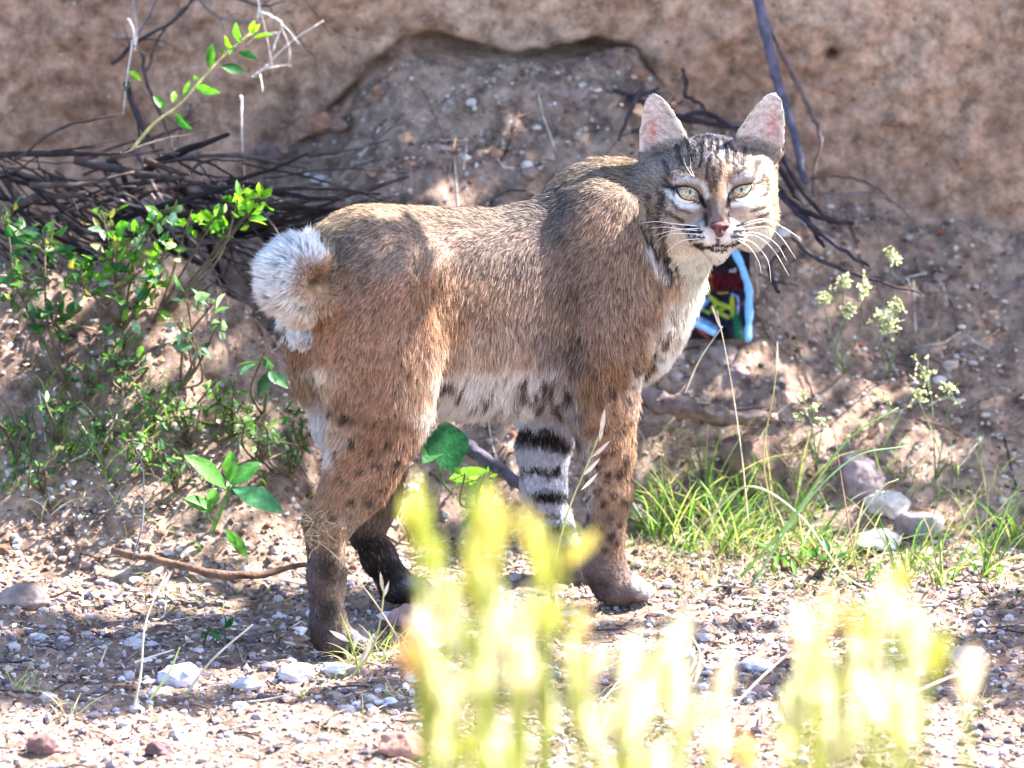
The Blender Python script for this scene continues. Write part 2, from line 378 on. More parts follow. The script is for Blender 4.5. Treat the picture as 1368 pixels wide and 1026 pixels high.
cone(Hd(884, 290, -22), Hd(884, 332, -24), 26, 18, 0.02); cone(Hd(1012, 284, -22), Hd(1005, 320, -18), 22, 15, 0.02)
cone(Hd(872, 292, -14), Hd(889, 350, -20), 17, 9, 0.02)
hell(1014, 240, -22, (22, 34, 30), 0.02); hell(882, 245, -22, (24, 36, 30), 0.02)
EYES = [(920, 259), (989, 256)]
EW = 28
for (ex, ey) in EYES: hell(ex, ey, 56, (17, 9, 14), 0.004, True)
# ears
def ear(base, tip, out, LW, side):
    b0 = Hd(*base); t0 = Hd(*tip); a = t0-b0; L = np.linalg.norm(a); a /= L
    n = -FW+np.array([out, 0, 0]); n -= a*(n@a); n /= np.linalg.norm(n); b = np.cross(a, n)
    s, Q = carve_box(np.minimum(b0, t0)-0.05, np.maximum(b0, t0)+0.03)
    q = Q-b0; t = (q@a)/L; u = q@b; w = q@n
    wd = np.interp(t, [-0.3, 0, 0.25, 0.5, 0.72, 0.86, 0.95, 1.0], np.array(LW)*PX)
    dp = np.interp(t, [-0.3, 0.0, 0.5, 1], [24*PX, 22*PX, 15*PX, 3*PX])
    n0 = -dp*(1-np.clip(u/np.maximum(wd, 1e-4), -1.3, 1.3)**2)
    d = smin(-(np.abs(w-n0)*0.75-2.6*PX), -(np.abs(u)-wd)*0.9, 0.003); d = -d
    d = np.maximum(d, np.maximum((t-1.0)*L, (-0.25-t)*L))
    put(s, d.astype(np.float32), 0.008)
    return b0, a, b, n, L
EARS = [ear((891, 210, -20), (872.5, 125, -14), -0.35, [30, 38, 36, 30, 22.5, 16.5, 11, 3], -1),
        ear((1010, 206, -20), (1035.5, 124, -14), 0.35, [30, 37, 36, 30, 22.5, 16.5, 11, 3], 1)]

def surface(F, lo, vx):
    """naive surface nets"""
    ins = F < 0; n = np.array(F.shape)
    c = np.zeros(tuple(n-1), dtype=np.int8)
    for i in (0, 1):
        for j in (0, 1):
            for k in (0, 1): c += ins[i:n[0]-1+i, j:n[1]-1+j, k:n[2]-1+k]
    cell = np.argwhere((c > 0) & (c < 8)); ids = np.full(tuple(n-1), -1, dtype=np.int64); ids[tuple(cell.T)] = np.arange(len(cell))
    acc = np.zeros((len(cell), 3)); cnt = np.zeros(len(cell))
    cr = [(i, j, k) for i in (0, 1) for j in (0, 1) for k in (0, 1)]
    val = {q: F[cell[:, 0]+q[0], cell[:, 1]+q[1], cell[:, 2]+q[2]].astype(float) for q in cr}
    for q in cr:
        for ax in range(3):
            if q[ax]: continue
            r = list(q); r[ax] = 1; r = tuple(r); a, b = val[q], val[r]; m = (a < 0) != (b < 0)
            t = np.where(m, a/np.where(m, a-b, 1), 0); p = np.tile(np.array(q, float), (len(cell), 1)); p[:, ax] = t
            acc += p*m[:, None]; cnt += m
    V = lo+(cell+acc/cnt[:, None])*vx
    Fs = []
    for ax in range(3):
        o1, o2 = (ax+1) % 3, (ax+2) % 3
        A = [slice(None)]*3; A[ax] = slice(0, -1); Bq = [slice(None)]*3; Bq[ax] = slice(1, None)
        a, b = ins[tuple(A)], ins[tuple(Bq)]; e = np.argwhere(a != b)
        e = e[(e[:, o1] > 0) & (e[:, o2] > 0) & (e[:, o1] < n[o1]-1) & (e[:, o2] < n[o2]-1)]
        flip = a[tuple(e.T)]
        def cid(d1, d2):
            q = e.copy(); q[:, o1] -= d1; q[:, o2] -= d2; return ids[tuple(q.T)]
        f = np.stack([cid(1, 1), cid(0, 1), cid(0, 0), cid(1, 0)], -1)
        f[~flip] = f[~flip][:, ::-1]; Fs.append(f)
    Fq = np.concatenate(Fs); return V, Fq[(Fq >= 0).all(1)]
def relax(V, F, it=2, a=0.5):
    for _ in range(it):
        S = np.zeros_like(V); c = np.zeros(len(V))
        for i in range(4):
            for j in (F[:, (i+1) % 4],):
                np.add.at(S, F[:, i], V[j]); np.add.at(c, F[:, i], 1); np.add.at(S, j, V[F[:, i]]); np.add.at(c, j, 1)
        V = V*(1-a)+a*S/np.maximum(c, 1)[:, None]
    return V
def vnormals(V, F):
    n = np.cross(V[F[:, 2]]-V[F[:, 0]], V[F[:, 3]]-V[F[:, 1]]); N = np.zeros_like(V)
    for i in range(4): np.add.at(N, F[:, i], n)
    return N/(np.linalg.norm(N, axis=1)[:, None]+1e-12)
CV, CF = surface(FIELD, LO, VX); CV = relax(CV, CF, 3); CN = vnormals(CV, CF)

# ---- coat colours
BC = np.array([  # px, py, r, g, b   (near side and trunk)
 (440,300,190,165,135),(470,285,165,140,115),(520,278,150,128,108),(580,276,140,122,108),(640,275,128,113,103),(700,272,112,102,98),(745,272,98,92,92),(740,300,125,112,108),
 (780,235,118,105,95),(830,222,128,110,92),(850,240,120,105,98),(470,330,128,112,105),(450,370,140,112,95),(520,330,150,128,118),(580,330,150,130,120),
 (650,330,145,128,118),(700,330,138,120,114),(480,400,160,126,108),(530,400,165,128,110),(575,390,146,110,88),(600,400,158,124,102),(590,430,158,122,98),(640,400,168,138,118),
 (700,400,165,140,125),(750,350,142,118,108),(745,420,150,126,112),(770,470,110,95,90),(765,400,118,98,90),(800,300,158,130,115),(830,340,150,124,110),(800,400,150,126,115),
 (860,320,150,128,116),(840,400,152,126,112),(880,380,165,138,120),(850,450,155,124,106),(800,470,155,124,106),(600,470,186,158,138),(650,470,192,168,150),(700,470,190,166,152),
 (600,510,224,212,206),(650,505,228,214,210),(700,500,220,208,206),(600,545,242,238,242),(650,545,246,242,246),(700,540,242,238,242),(640,525,240,234,236),(720,520,232,226,228),(735,500,190,184,190),(750,540,205,200,208),
 (740,460,140,122,116),(560,520,185,150,125),(570,550,205,188,178),
 (878,452,212,194,182),(900,425,236,226,220),(886,478,240,236,238),(908,400,238,226,218),(930,400,246,238,228),(915,372,240,226,210),(940,380,246,238,228),(900,384,205,175,150),(870,420,160,130,112),(862,500,225,215,215),(860,480,150,115,90),
 (820,500,160,118,85),(790,520,150,112,82),(850,530,190,160,140),(815,550,182,138,104),(835,580,180,138,108),(840,620,172,132,105),(790,560,170,128,98),(812,600,180,136,102),(815,660,172,130,98),(800,700,150,114,90),(815,730,148,112,90),
 (805,760,120,98,92),(830,775,130,108,102),(830,795,108,92,92),(858,785,150,140,145),(868,795,175,168,172),(800,785,80,70,72),
 (768,560,150,140,145),(768,600,190,186,196),(770,640,192,188,198),(775,680,185,182,192),(780,720,150,146,158),
 (440,420,158,118,90),(430,470,170,132,106),(500,460,164,130,110),(540,470,168,136,116),(500,520,168,128,104),(460,540,163,124,100),(540,560,175,135,108),(430,520,195,165,140),
 (418,500,225,215,205),(420,560,240,238,245),(430,590,235,232,240),(445,580,180,150,130),(500,580,168,122,92),(540,600,178,138,112),(470,620,168,122,92),(510,640,172,130,102),(450,660,172,128,96),
 (415,685,160,120,90),(410,705,110,92,84),(440,710,160,124,100),(480,690,180,148,125),(463,740,160,134,112),(412,760,108,98,104),(437,760,66,50,44),(460,790,150,128,112),(410,820,88,82,90),
 (437,820,58,46,44),(458,830,120,104,96),(425,855,62,55,58),(455,860,105,98,100),(485,858,150,145,148)], float)
FC = np.array([  # the far legs' inner side
 (390,440,150,120,98),(395,480,160,126,98),(402,510,165,134,108),(412,500,190,170,155),(420,560,236,234,240),(500,600,140,112,92),(470,680,92,74,64),(500,690,120,98,84),(520,700,130,112,102),(500,730,52,42,40),
 (520,760,48,40,40),(545,740,120,110,112),(560,780,160,158,168),(545,800,50,44,46),(575,795,150,148,155),(690,540,200,198,208),(740,540,190,186,196),(700,570,208,208,220),(740,610,205,205,220),(700,640,205,205,222),
 (730,680,195,195,212),(750,720,150,150,168),(765,750,105,95,100),(790,770,120,108,108),(750,480,160,150,150)], float)
TC = np.array([(372,340,232,232,245),(395,330,238,238,250),(425,340,235,235,248),(360,370,236,234,244),(365,395,225,215,215),(390,405,228,215,208),(385,365,240,238,248),(408,372,226,216,220),(420,385,168,130,98),
 (432,385,160,128,104),(425,405,190,160,140),(440,360,165,140,115),(410,420,200,185,170),(402,446,245,248,255),(424,372,120,92,74),(416,382,150,112,84),(408,374,165,130,104),(422,364,160,124,98),(430,396,165,132,104),(434,372,150,118,92),(445,340,160,138,115)], float)
HC = np.array([
 (950,180,84,88,108),(930,182,88,92,110),(975,182,96,98,114),(950,200,120,114,118),(950,215,152,138,134),(925,205,140,130,130),(900,215,140,132,130),(880,225,134,126,126),(868,245,140,126,118),
 (980,205,140,130,128),(1005,215,156,142,136),(1025,225,166,150,140),(935,230,152,128,112),(972,230,156,130,114),(953,235,138,116,108),(953,258,146,118,98),(915,236,150,142,142),(1000,232,165,150,146),
 (955,275,116,102,102),(955,288,122,110,114),(947,282,118,104,106),(964,282,122,108,108),(900,245,140,124,116),(885,262,152,134,122),(868,275,158,140,124),(858,300,166,150,138),(860,285,160,142,128),(905,285,166,150,142),(870,290,140,122,112),(1022,250,170,150,132),(925,290,160,146,142),(918,278,190,182,182),
 (890,290,178,166,160),(880,310,178,164,156),(870,330,170,160,158),(897,308,232,220,208),(905,335,240,226,206),(890,350,215,205,200),(925,300,190,180,178),(935,313,236,230,230),(925,325,222,212,208),
 (980,312,238,232,232),(957,322,225,215,215),(957,343,246,238,222),(940,345,242,232,216),(925,355,240,228,208),(915,370,236,220,200),(1000,288,215,200,190),(990,285,176,158,152),(1008,262,200,188,180),
 (1025,262,178,156,136),(1033,240,168,148,130),(1022,290,222,208,196),(1010,315,242,234,226),(1000,335,244,238,232),(990,345,245,240,232),(975,345,248,242,234),(945,362,246,238,224),(925,372,240,228,212),(960,352,248,242,230),(1035,275,170,150,132),(990,230,150,138,136),(960,365,238,224,204)], float)
def idw(A, px, py, p=4.0):
    out = np.zeros((len(px), A.shape[1]-2)); val = A[:, 2:]
    for i in range(0, len(px), 40000):
        d2 = (px[i:i+40000, None]-A[None, :, 0])**2+(py[i:i+40000, None]-A[None, :, 1])**2+40
        w = d2**(-p/2); w /= w.sum(1, keepdims=True); out[i:i+40000] = w@val
    return out
SPOTS = [  # dark marks on the legs, belly and chest: x, y, rx, ry
 (700,515,3,8),(716,520,3,9),(690,535,2.5,7),(729,528,3,10),(741,515,3,12),(748,545,4,11),(668,545,2.5,7),(652,530,2.5,6),(600,507,5,5),(618,520,3,4),(636,535,2.5,5),(755,575,3,8),(586,525,3,6),(730,505,3,8),(760,520,3.5,9),(722,540,2.5,7),
 (874,468,4,4),(888,455,3.5,4),(880,444,3,4),(896,440,3,3),(872,486,3.5,3.5),(884,474,3,3),(900,422,3,3),(862,497,5,5),(850,490,4,3),(895,410,2,2.5),(905,400,2,2),
 (815,523,5,4),(838,530,4,4),(800,540,5,4),(820,552,5,3.5),(842,560,4,4),(832,575,5,3.5),(808,572,5,3.5),(848,590,3.5,4),(822,600,5,4),(838,612,4,3.5),(806,604,5,4),(827,632,5,4),(842,640,3.5,4),(812,636,4,4),(800,622,4,4),
 (820,662,5,4),(836,670,4,3.5),(806,672,4,4),(800,655,4,3.5),(815,690,6,4),(829,700,4,3),(803,705,5,4),(815,716,6,3.5),(825,724,4,3),(809,735,5,3),(800,725,4,3),
 (440,545,6,5),(462,556,7,5),(470,590,5,4),(495,600,5,4),(520,590,4,4),(530,612,5,4),(505,620,6,4),(480,630,5,4),(455,640,4,3.5),(535,640,4,4),(512,650,5,4),(495,668,5,4),(470,668,5,3.5),(505,560,4,3.5),(535,565,4,3),(450,605,4,4),(552,600,4,4),(445,690,4,3.5),(482,700,4,3.5),(468,645,3,3),(525,625,3,3)]
BARS = [(765,590,12,9),(762,595,8,14),(775,640,12,5),(772,612,8,3),(780,690,13,5),(776,665,9,3),(786,728,12,5),(770,735,8,4)]
FBARS = [(700,577,13,7),(725,585,26,9),(745,592,20,8),(712,628,20,3),(738,632,12,3),(745,626,5,5),(725,661,12,6),(742,663,22,7),(728,690,14,3),(752,706,16,5),(762,735,16,5)]
HB = [  # face marks: (points), half width, rgb, strength
 ([(916,303),(933,305)],1.7,(30,28,34),.95),([(919,311),(937,310)],1.7,(30,28,34),.95),([(922,318.5),(940,317)],1.6,(30,28,34),.95),([(927,326),(938,326)],1.6,(40,36,40),.85),
 ([(984,302),(996,299)],1.7,(30,28,34),.95),([(981,309),(996,308)],1.7,(30,28,34),.95),([(978,316),(992,315)],1.6,(30,28,34),.95),([(979,325),(990,322)],1.5,(45,40,44),.8),
 ([(959,319),(959,327)],1.4,(45,32,36),.95),([(959,327),(948,330),(938,331),(930,327)],1.3,(35,26,30),.9),([(959,327),(970,329),(980,327),(988,323)],1.2,(35,26,30),.9),([(950,333.5),(960,334.5),(970,333.5)],1.3,(58,48,50),.8),
 ([(936,265),(942,276)],2.0,(40,32,34),.8),([(974,267),(971,277)],2.0,(40,32,34),.8),([(904,252),(889,249)],1.6,(60,52,52),.8),([(1003,247),(1015,243)],1.4,(60,52,52),.8),
 ([(886,262),(881,285),(887,312)],1.9,(86,72,68),.8),([(1003,268),(1022,259)],1.5,(90,76,70),.7),([(1004,282),(1020,277)],1.4,(110,96,88),.6),([(893,284),(912,296)],1.8,(110,96,92),.7),([(905,300),(914,308)],1.4,(120,106,100),.6),
 ([(870,318),(884,352)],3.0,(60,54,60),.85),([(889,350),(902,374)],2.6,(58,52,56),.85),([(863,322),(874,348)],2.2,(228,224,232),.85),([(880,342),(894,368)],2.4,(240,236,240),.85),([(857,300),(864,318)],2.2,(90,82,84),.7),
 ([(951,188),(948,216)],2.0,(58,56,66),.8),([(958,188),(960,214)],1.8,(58,56,66),.8),([(941,190),(934,224)],1.8,(62,58,66),.75),([(968,190),(974,220)],1.8,(62,58,66),.75),([(930,213),(925,234)],1.6,(78,68,66),.7),([(979,210),(982,230)],1.6,(78,68,66),.7),
 ([(945,220),(944,240)],1.3,(84,68,60),.7),([(963,218),(962,240)],1.3,(84,68,60),.7),([(953,224),(953,250)],1.3,(88,72,62),.6),([(904,198),(914,230)],2.4,(84,80,88),.6),([(996,200),(992,226)],2.0,(96,88,90),.6),([(918,190),(922,214)],2.0,(86,84,94),.6),
 ([(946,194),(941,216)],1.4,(176,168,170),.6),([(955,194),(954,216)],1.4,(180,170,172),.6),([(964,194),(967,216)],1.4,(176,168,170),.6),([(935,200),(929,222)],1.3,(170,160,158),.5),([(974,200),(979,218)],1.3,(176,164,160),.5),
 ([(893,256),(900,267),(914,275),(932,276)],2.1,(238,232,232),.95),([(939,247),(945,262)],2.6,(214,200,190),.9),([(903,245),(916,240),(932,243)],2.8,(196,188,192),.85),([(973,262),(975,249)],2.4,(222,208,198),.9),
 ([(979,273),(994,272),(1009,264),(1015,256)],2.2,(244,238,236),.95),([(983,241),(996,236),(1008,240)],3.4,(190,178,178),.8),([(942,286),(944,300)],2.2,(92,78,78),.75),([(971,286),(975,298)],2.0,(100,86,84),.75),
 ([(889,240),(897,252)],1.6,(84,74,74),.7),([(880,250),(888,270),(890,290)],1.5,(96,84,80),.6),([(898,268),(906,280),(922,284)],1.3,(110,96,92),.6),([(868,262),(866,290),(872,312)],1.8,(92,80,78),.6),([(895,300),(888,322),(896,345)],1.7,(120,104,98),.55),
 ([(1012,290),(1024,286)],1.3,(120,104,96),.6),([(1010,300),(1020,298)],1.2,(140,122,112),.5),([(1020,236),(1026,256)],1.6,(104,90,84),.6),([(888,216),(896,236)],1.8,(78,72,80),.6),([(1012,214),(1008,232)],1.8,(92,82,84),.6),([(936,194),(926,210),(918,226)],1.5,(70,64,70),.7),([(974,196),(984,210),(992,224)],1.5,(74,68,72),.7),
 ([(948,240),(950,256)],1.2,(96,78,66),.6),([(958,240),(957,256)],1.2,(96,78,66),.6),([(912,226),(924,232)],1.6,(70,62,64),.6),([(996,228),(984,232)],1.5,(80,70,70),.6),([(884,330),(900,362)],2.0,(70,62,66),.8),([(905,352),(914,376)],1.5,(96,84,84),.6),
 ([(946,268),(949,288)],1.8,(112,96,94),.5),([(966,266),(966,286)],1.8,(120,102,98),.5)]
def seg_d(px, py, pts):
    d = np.full(len(px), 1e9)
    for (x0, y0), (x1, y1) in zip(pts[:-1], pts[1:]):
        vx, vy = x1-x0, y1-y0; t = np.clip(((px-x0)*vx+(py-y0)*vy)/(vx*vx+vy*vy+1e-9), 0, 1)
        d = np.minimum(d, np.hypot(px-x0-t*vx, py-y0-t*vy))
    return d
def almond(i, sc=1.0, n=36):
    """outline of the eye opening, pixels from the eyeball's centre"""
    ex, ey = EYES[i]
    K = [(-17, -7), (-11, -8.8), (-2, -8.2), (7, -4.6), (13, 1.5), (17.5, 10.5), (8, 9.2), (-2, 8.6), (-11, 4.5)] if i == 0 else \
        [(15, -9.5), (7, -7.8), (-1, -6.2), (-9, -1.6), (-12.5, 3), (-15, 11), (-7, 8.8), (2, 7.6), (9, 2.5)]
    K = np.array(K+K[:1]+K[1:2], float); c = spline(K, n+n//len(K)*2)[:n]
    c = spline(np.array(K[:-1]), n+1)[:n]; m = c.mean(0); return m+(c-m)*sc
HCEN = Hd(952, 262, -5)
def latof(p): return -(p[:, 0]-X0)*ST+(p[:, 1]-Y0)*CT
def region(p, px, py):
    """0 trunk and near legs, 1 far legs, 2 tail, 3 head, 4 left ear, 5 right ear"""
    r = np.zeros(len(p), int); la = latof(p)
    r[(la > 0.0) & (py > 552)] = 1; r[(la > 0.0) & (px < 452) & (py > 425)] = 1
    near_tail = ((px < 447) & (py > 312) & (py < 428) & (np.hypot(px-398, (py-372)) < 56)) | (np.hypot(px-402, py-446) < 19)
    r[near_tail] = 2
    q = (p-HCEN)@HF.T*PXM
    hd = (((np.abs(q[:, 0])/100)**4+(np.abs(q[:, 1])/112)**4+(np.abs(q[:, 2]+5)/125)**4) < 1) & (px > 850) & (py < np.interp(px, [850, 870, 890, 910, 935, 960, 985, 1010, 1040], [318, 352, 378, 392, 372, 352, 352, 345, 320])) & (q[:, 2] > -62)
    r[hd] = 3
    for i, (b0, a, b, n, L) in enumerate(EARS):
        t = ((p-b0)@a)/L; w = (p-b0)@n; e = (t > 0.12) & (np.abs((p-b0)@b) < 40*PX) & (p[:, 2] > Hd(0, 212, 0)[2]) & (w < 20*PX)
        cap = np.hypot((px-951)/70.0, (py-240)/64.0) < 0.98
        r[e & ~cap] = 4+i
    return r
def coat(p, nrm):
    px, py = proj(p); reg = region(p, px, py); c = np.zeros((len(p), 3)); jx = px+3.6*noise(p[:, 0]*170, p[:, 1]*170, p[:, 2]*170, 3)+2*noise(p[:, 0]*400, p[:, 1]*400, p[:, 2]*400, 6); jy = py+3.6*noise(p[:, 0]*170, p[:, 1]*170, p[:, 2]*170, 4)
    ago = np.ones(len(p))
    for k, A in ((0, BC), (1, FC), (2, TC), (3, HC)):
        m = reg == k
        if not m.any(): continue
        c[m] = idw(A, jx[m], jy[m])
        if k == 0:
            c[m] *= np.array([1.025, 1.0, 0.975]); ds = np.where(jy[m] > 500, 0.20, 0.0)[:, None]*np.ones(3); c[m] = c[m]*(1-ds)+c[m].mean(1, keepdims=True)*ds
            for (x, y, a, b) in SPOTS:
                if y < 556 and x > 560 and x < 770: a, b = a*1.35, b*1.3
                f = np.exp(-(((jx[m]-x)/a)**2+((jy[m]-y)/b)**2)**1.5*0.7)[:, None]*0.92; c[m] = c[m]*(1-f)+np.array([52, 38, 34])*f
            for (x, y, a, b) in BARS:
                f = np.exp(-(((jx[m]-x)/a)**2+((jy[m]-y)/b)**2)**1.5*0.7)[:, None]*0.9*((jx[m] < 790)[:, None]); c[m] = c[m]*(1-f)+np.array([36, 30, 34])*f
        if k == 1:
            for (x, y, a, b) in FBARS:
                f = np.exp(-(((jx[m]-x)/a)**2+((jy[m]-y)/b)**2)**2*0.5)[:, None]*0.95; c[m] = c[m]*(1-f)+np.array([26, 21, 24])*f
        if k == 3:
            hx, hy = px[m]+0.6*noise(p[m, 0]*500, p[m, 2]*500, 0, 5), py[m]
            c[m] *= np.array([1.035, 1.0, 0.955])
            front = (nrm[m]@(-FW)) > -0.15
            for (pts, w, rgb, st) in HB:
                f = (np.clip(1.5-seg_d(hx, hy, pts)/(w*1.35), 0, 1)*min(1.0, st*1.25)*front)[:, None]; rgb = np.array(rgb)*(0.62 if sum(rgb) < 380 else 1); c[m] = c[m]*(1-f)+rgb*f
            for ie, (ex, ey) in enumerate(EYES):
                al = almond(ie, 1.17, 24)+np.array([ex, ey]); f = (np.clip(1.6-seg_d(hx, hy, [tuple(q_) for q_ in al]+[tuple(al[0])])/1.3, 0, 1)*0.9*front)[:, None]; c[m] = c[m]*(1-f)+np.array([26, 20, 22])*f
            c[m & (nrm@(-FW) < -0.2)] = np.array([130, 112, 98])
    for i, (b0, a, b, n, L) in enumerate(EARS):
        m = reg == 4+i
        if not m.any(): continue
        q = p[m]-b0; t = (q@a)/L; u = q@b*PXM; inner = nrm[m]@n > 0.15
        wd = np.interp(t, [0, 0.25, 0.5, 0.72, 0.88, 0.97], [38, 36, 30, 22, 16, 10.5]); sd = (-1 if i == 0 else 1)
        v = u/wd*(np.sign((b*sd)[0]) if True else 1)                      # +1 at the outer edge
        edge = sstep(0.72, 0.95, np.abs(v)); pink = np.exp(-(((v-0.45)/0.30)**2+((t-0.42)/0.24)**2))*(0.7+0.5*noise(u*0.35, t*14, 0, 3))
        ci = np.array([226, 210, 208])*(1-pink[:, None])+np.array([214, 148, 136])*pink[:, None]; ci = ci*(0.97+0.17*noise(u*0.22, t*34+u*0.1, 0, 8))[:, None]  # inner ear lightened in the colour to stand in for sun shining through
        low = (1-sstep(0.12, 0.26, t))*0.7; ci = ci*(1-low[:, None])+np.array([176, 166, 164])*low[:, None]
        ci = ci*(1-edge[:, None])+np.array([232, 214, 196])*edge[:, None]
        bk = np.array([46, 40, 40])*np.ones((m.sum(), 3)); wsp = np.exp(-((u/11)**2+((t-0.45)/0.2)**2)**2)[:, None]; bk = bk*(1-wsp)+np.array([200, 190, 180])*wsp
        bk = bk*(1-edge[:, None])+np.array([150, 132, 118])*edge[:, None]
        c[m] = np.where(inner[:, None], ci, bk)
    lin = srgb(c)
    lin = lin*np.array([0.97, 0.99, 1.0])                                # cooler, less yellow coat; blue of the shade stays in the fur colour
    return lin, reg, px, py
COATF = 0.86

# ---- lie of the fur: px, py, dx, dy (down), length px
FD = np.array([(450,300,-.7,.6,12),(480,285,-1,.2,11),(560,278,-1,.1,11),(640,275,-1,.1,11),(740,270,-1,.25,12),(820,225,-.9,.4,12),(480,400,-.55,.8,12),(560,360,-.8,.5,12),(600,400,-.5,.85,14),
 (700,380,-.45,.9,14),(600,470,-.3,.95,17),(700,470,-.2,1,18),(620,540,-.22,1,24),(700,535,-.15,1,25),(750,510,-.2,1,22),(580,540,-.3,1,22),(800,320,-.6,.8,12),(820,400,-.35,.95,12),(870,300,-.6,.8,13),
 (860,450,0,1,13),(900,440,.15,1,16),(920,390,0,1,18),(850,520,.25,1,14),(865,495,.4,1,14),(815,560,0,1,8),(810,650,0,1,7),(808,720,.05,1,6),(840,785,1,.3,5),(865,790,1,.2,4),
 (500,480,-.2,1,12),(500,560,-.3,.95,11),(480,640,-.5,.85,10),(425,690,-.6,.8,8),(435,800,0,1,6),(465,858,1,.4,5),(418,560,-.1,1,17),(420,500,-.15,1,13),(725,620,.1,1,8),(720,560,0,1,10),(755,730,.3,1,6),(790,768,1,.3,5),
 (520,740,.5,.85,7),(565,792,1,.3,5)], float)
NH = 330000
def grow():
    F = CF; a = V3(CV[F[:, 0]], CV[F[:, 1]], CV[F[:, 2]]); b = V3(CV[F[:, 0]], CV[F[:, 2]], CV[F[:, 3]])
    area = a+b; cen = CV[F].mean(1); nf = CN[F].mean(1)
    hq = np.linalg.norm(cen-Hd(955, 265, 10), axis=1) < 0.095
    dens = area*np.where(hq, 2.6, 1.0)*np.where(nf@(-FW) < -0.25, 0.45, 1.0)
    cum = np.cumsum(dens); cum /= cum[-1]; npar = NH//6
    fi = np.searchsorted(cum, rng.random(npar)); u, v = rng.random((2, npar, 1)); A = CV[F[fi]]; Nn = CN[F[fi]]
    w = [(1-u)*(1-v), u*(1-v), u*v, (1-u)*v]
    p = sum(A[:, i]*w[i] for i in range(4)); n = sum(Nn[:, i]*w[i] for i in range(4)); n /= np.linalg.norm(n, axis=1)[:, None]
    return p, n
def V3(a, b, c): return 0.5*np.linalg.norm(np.cross(b-a, c-a), axis=1)
fp, fn = grow()
def fur_field(p, n, reg, px, py):
    D = idw(FD, px, py, 3.0); dx, dy, L = D[:, 0].copy(), D[:, 1].copy(), D[:, 2].copy()
    m = reg == 2                                       # tail: outwards from the brown inner curl
    vx, vy = px[m]-424, py[m]-388; r = np.hypot(vx, vy)+1e-6; dx[m] = vx/r-0.25; dy[m] = vy/r; L[m] = np.interp(r, [0, 14, 30, 60], [4, 7, 17, 21])
    tuft = m & (np.hypot(px-402, py-447) < 19); dx[tuft] = 0.1; dy[tuft] = 0.8; L[tuft] = 9
    m = reg == 3
    vx, vy = px[m]-957, py[m]-296; r = np.hypot(vx, vy)+1e-6
    hx, hy = vx/r, vy/r
    side = np.clip(np.abs(vx)/60, 0, 1)*sstep(-30, 30, vy); hy = hy+side*0.9; hx = hx*(1-0.35*side)
    L3 = np.interp(r, [0, 20, 35, 60, 90, 130], [2.0, 2.6, 3.5, 5.5, 8, 10])
    L3 = L3+14*sstep(55, 85, np.abs(vx))*sstep(-20, 30, vy)+7*sstep(36, 75, vy)
    for (ex, ey) in EYES: L3 = np.minimum(L3, 1.6+0.16*np.hypot(px[m]-ex, (py[m]-ey)*1.3))
    dx[m], dy[m], L[m] = hx, hy, L3
    d = np.stack([dx, np.zeros_like(dx), -dy], 1)
    for i, (b0, a, b, nn, Le) in enumerate(EARS):
        m = reg == 4+i
        inner = (n[m]@nn > 0.2); q = p[m]-b0; t = (q@a)/Le; out = np.array([(-1 if i == 0 else 1), 0, 0.35])
        d[m] = np.where(inner[:, None], out*0.8+a*0.55, a); v = q@b*PXM/30*(-1 if i == 0 else 1)*np.sign(b[0])
        L[m] = np.where(inner, np.interp(v, [-1, -0.5, 0.3, 1], [13, 11, 5, 3])*np.interp(t, [0, 0.7, 1], [1.1, 0.7, 0.4]), 3.2)
    d = d-(d*n).sum(1)[:, None]*n*0.92
    d /= np.linalg.norm(d, axis=1)[:, None]+1e-6
    return d, L*PX
def in_poly(x, y, poly):
    ins = np.zeros(len(x), bool); m = len(poly)
    for i in range(m):
        (x0, y0), (x1, y1) = poly[i], poly[(i+1) % m]
        cnd = ((y0 > y) != (y1 > y)); xx = x0+(y-y0)*(x1-x0)/((y1-y0) if y1 != y0 else 1e-9); ins ^= cnd & (x < xx)
    return ins
flin, freg, fpx, fpy = coat(fp, fn)
fd, fL = fur_field(fp, fn, freg, fpx, fpy)
keep = np.ones(len(fp), bool)
facing = (fn@(-FW)) > 0.0
for i, (ex, ey) in enumerate(EYES):
    keep &= ~(((freg == 3) & in_poly(fpx-ex, fpy-ey, almond(i, 1.13))) & ((fp-HCEN)@(-FW) > 0))
keep &= ~((freg == 3) & (np.abs(fpx-960) < 14.5-(fpy-303)*0.55) & (np.abs(fpy-306) < 12) & ((fp-HCEN)@(-FW)*PXM > 60))
keep &= ~((fp[:, 2] < 0.004))
fp, fn, flin, freg, fpx, fpy, fd, fL = [a[keep] for a in (fp, fn, flin, freg, fpx, fpy, fd, fL)]
NC = 6; npar = len(fp)
ci = np.repeat(np.arange(npar), NC); nh = len(ci)
head_i = (freg >= 3)[ci]
rad_c = np.where(head_i, 0.0010, 0.0024)[:, None]
off = rng.normal(size=(nh, 3)); off -= (off*fn[ci]).sum(1)[:, None]*fn[ci]; off *= rad_c*0.8
root = fp[ci]+off-fn[ci]*0.0008
cl = fbm(fp[:, 0]*55, fp[:, 1]*55, fp[:, 2]*55, 2, 91); cl2 = fbm(fp[:, 0]*55+40, fp[:, 1]*55, fp[:, 2]*55, 2, 95)
side_v = np.cross(fn, fd)
pd_ = fd+side_v*(cl*np.where(freg >= 3, 0.12, 0.35))[:, None]; pd_ /= np.linalg.norm(pd_, axis=1)[:, None]
lift = np.interp(fL*PXM, [3, 8, 14, 22], [0.28, 0.30, 0.34, 0.34])*(1+0.3*cl2); lift[freg == 2] = 0.75; lift[(freg == 3) & (fpy < 300)] *= 0.8
pdir = pd_+fn*lift[:, None]; pdir /= np.linalg.norm(pdir, axis=1)[:, None]
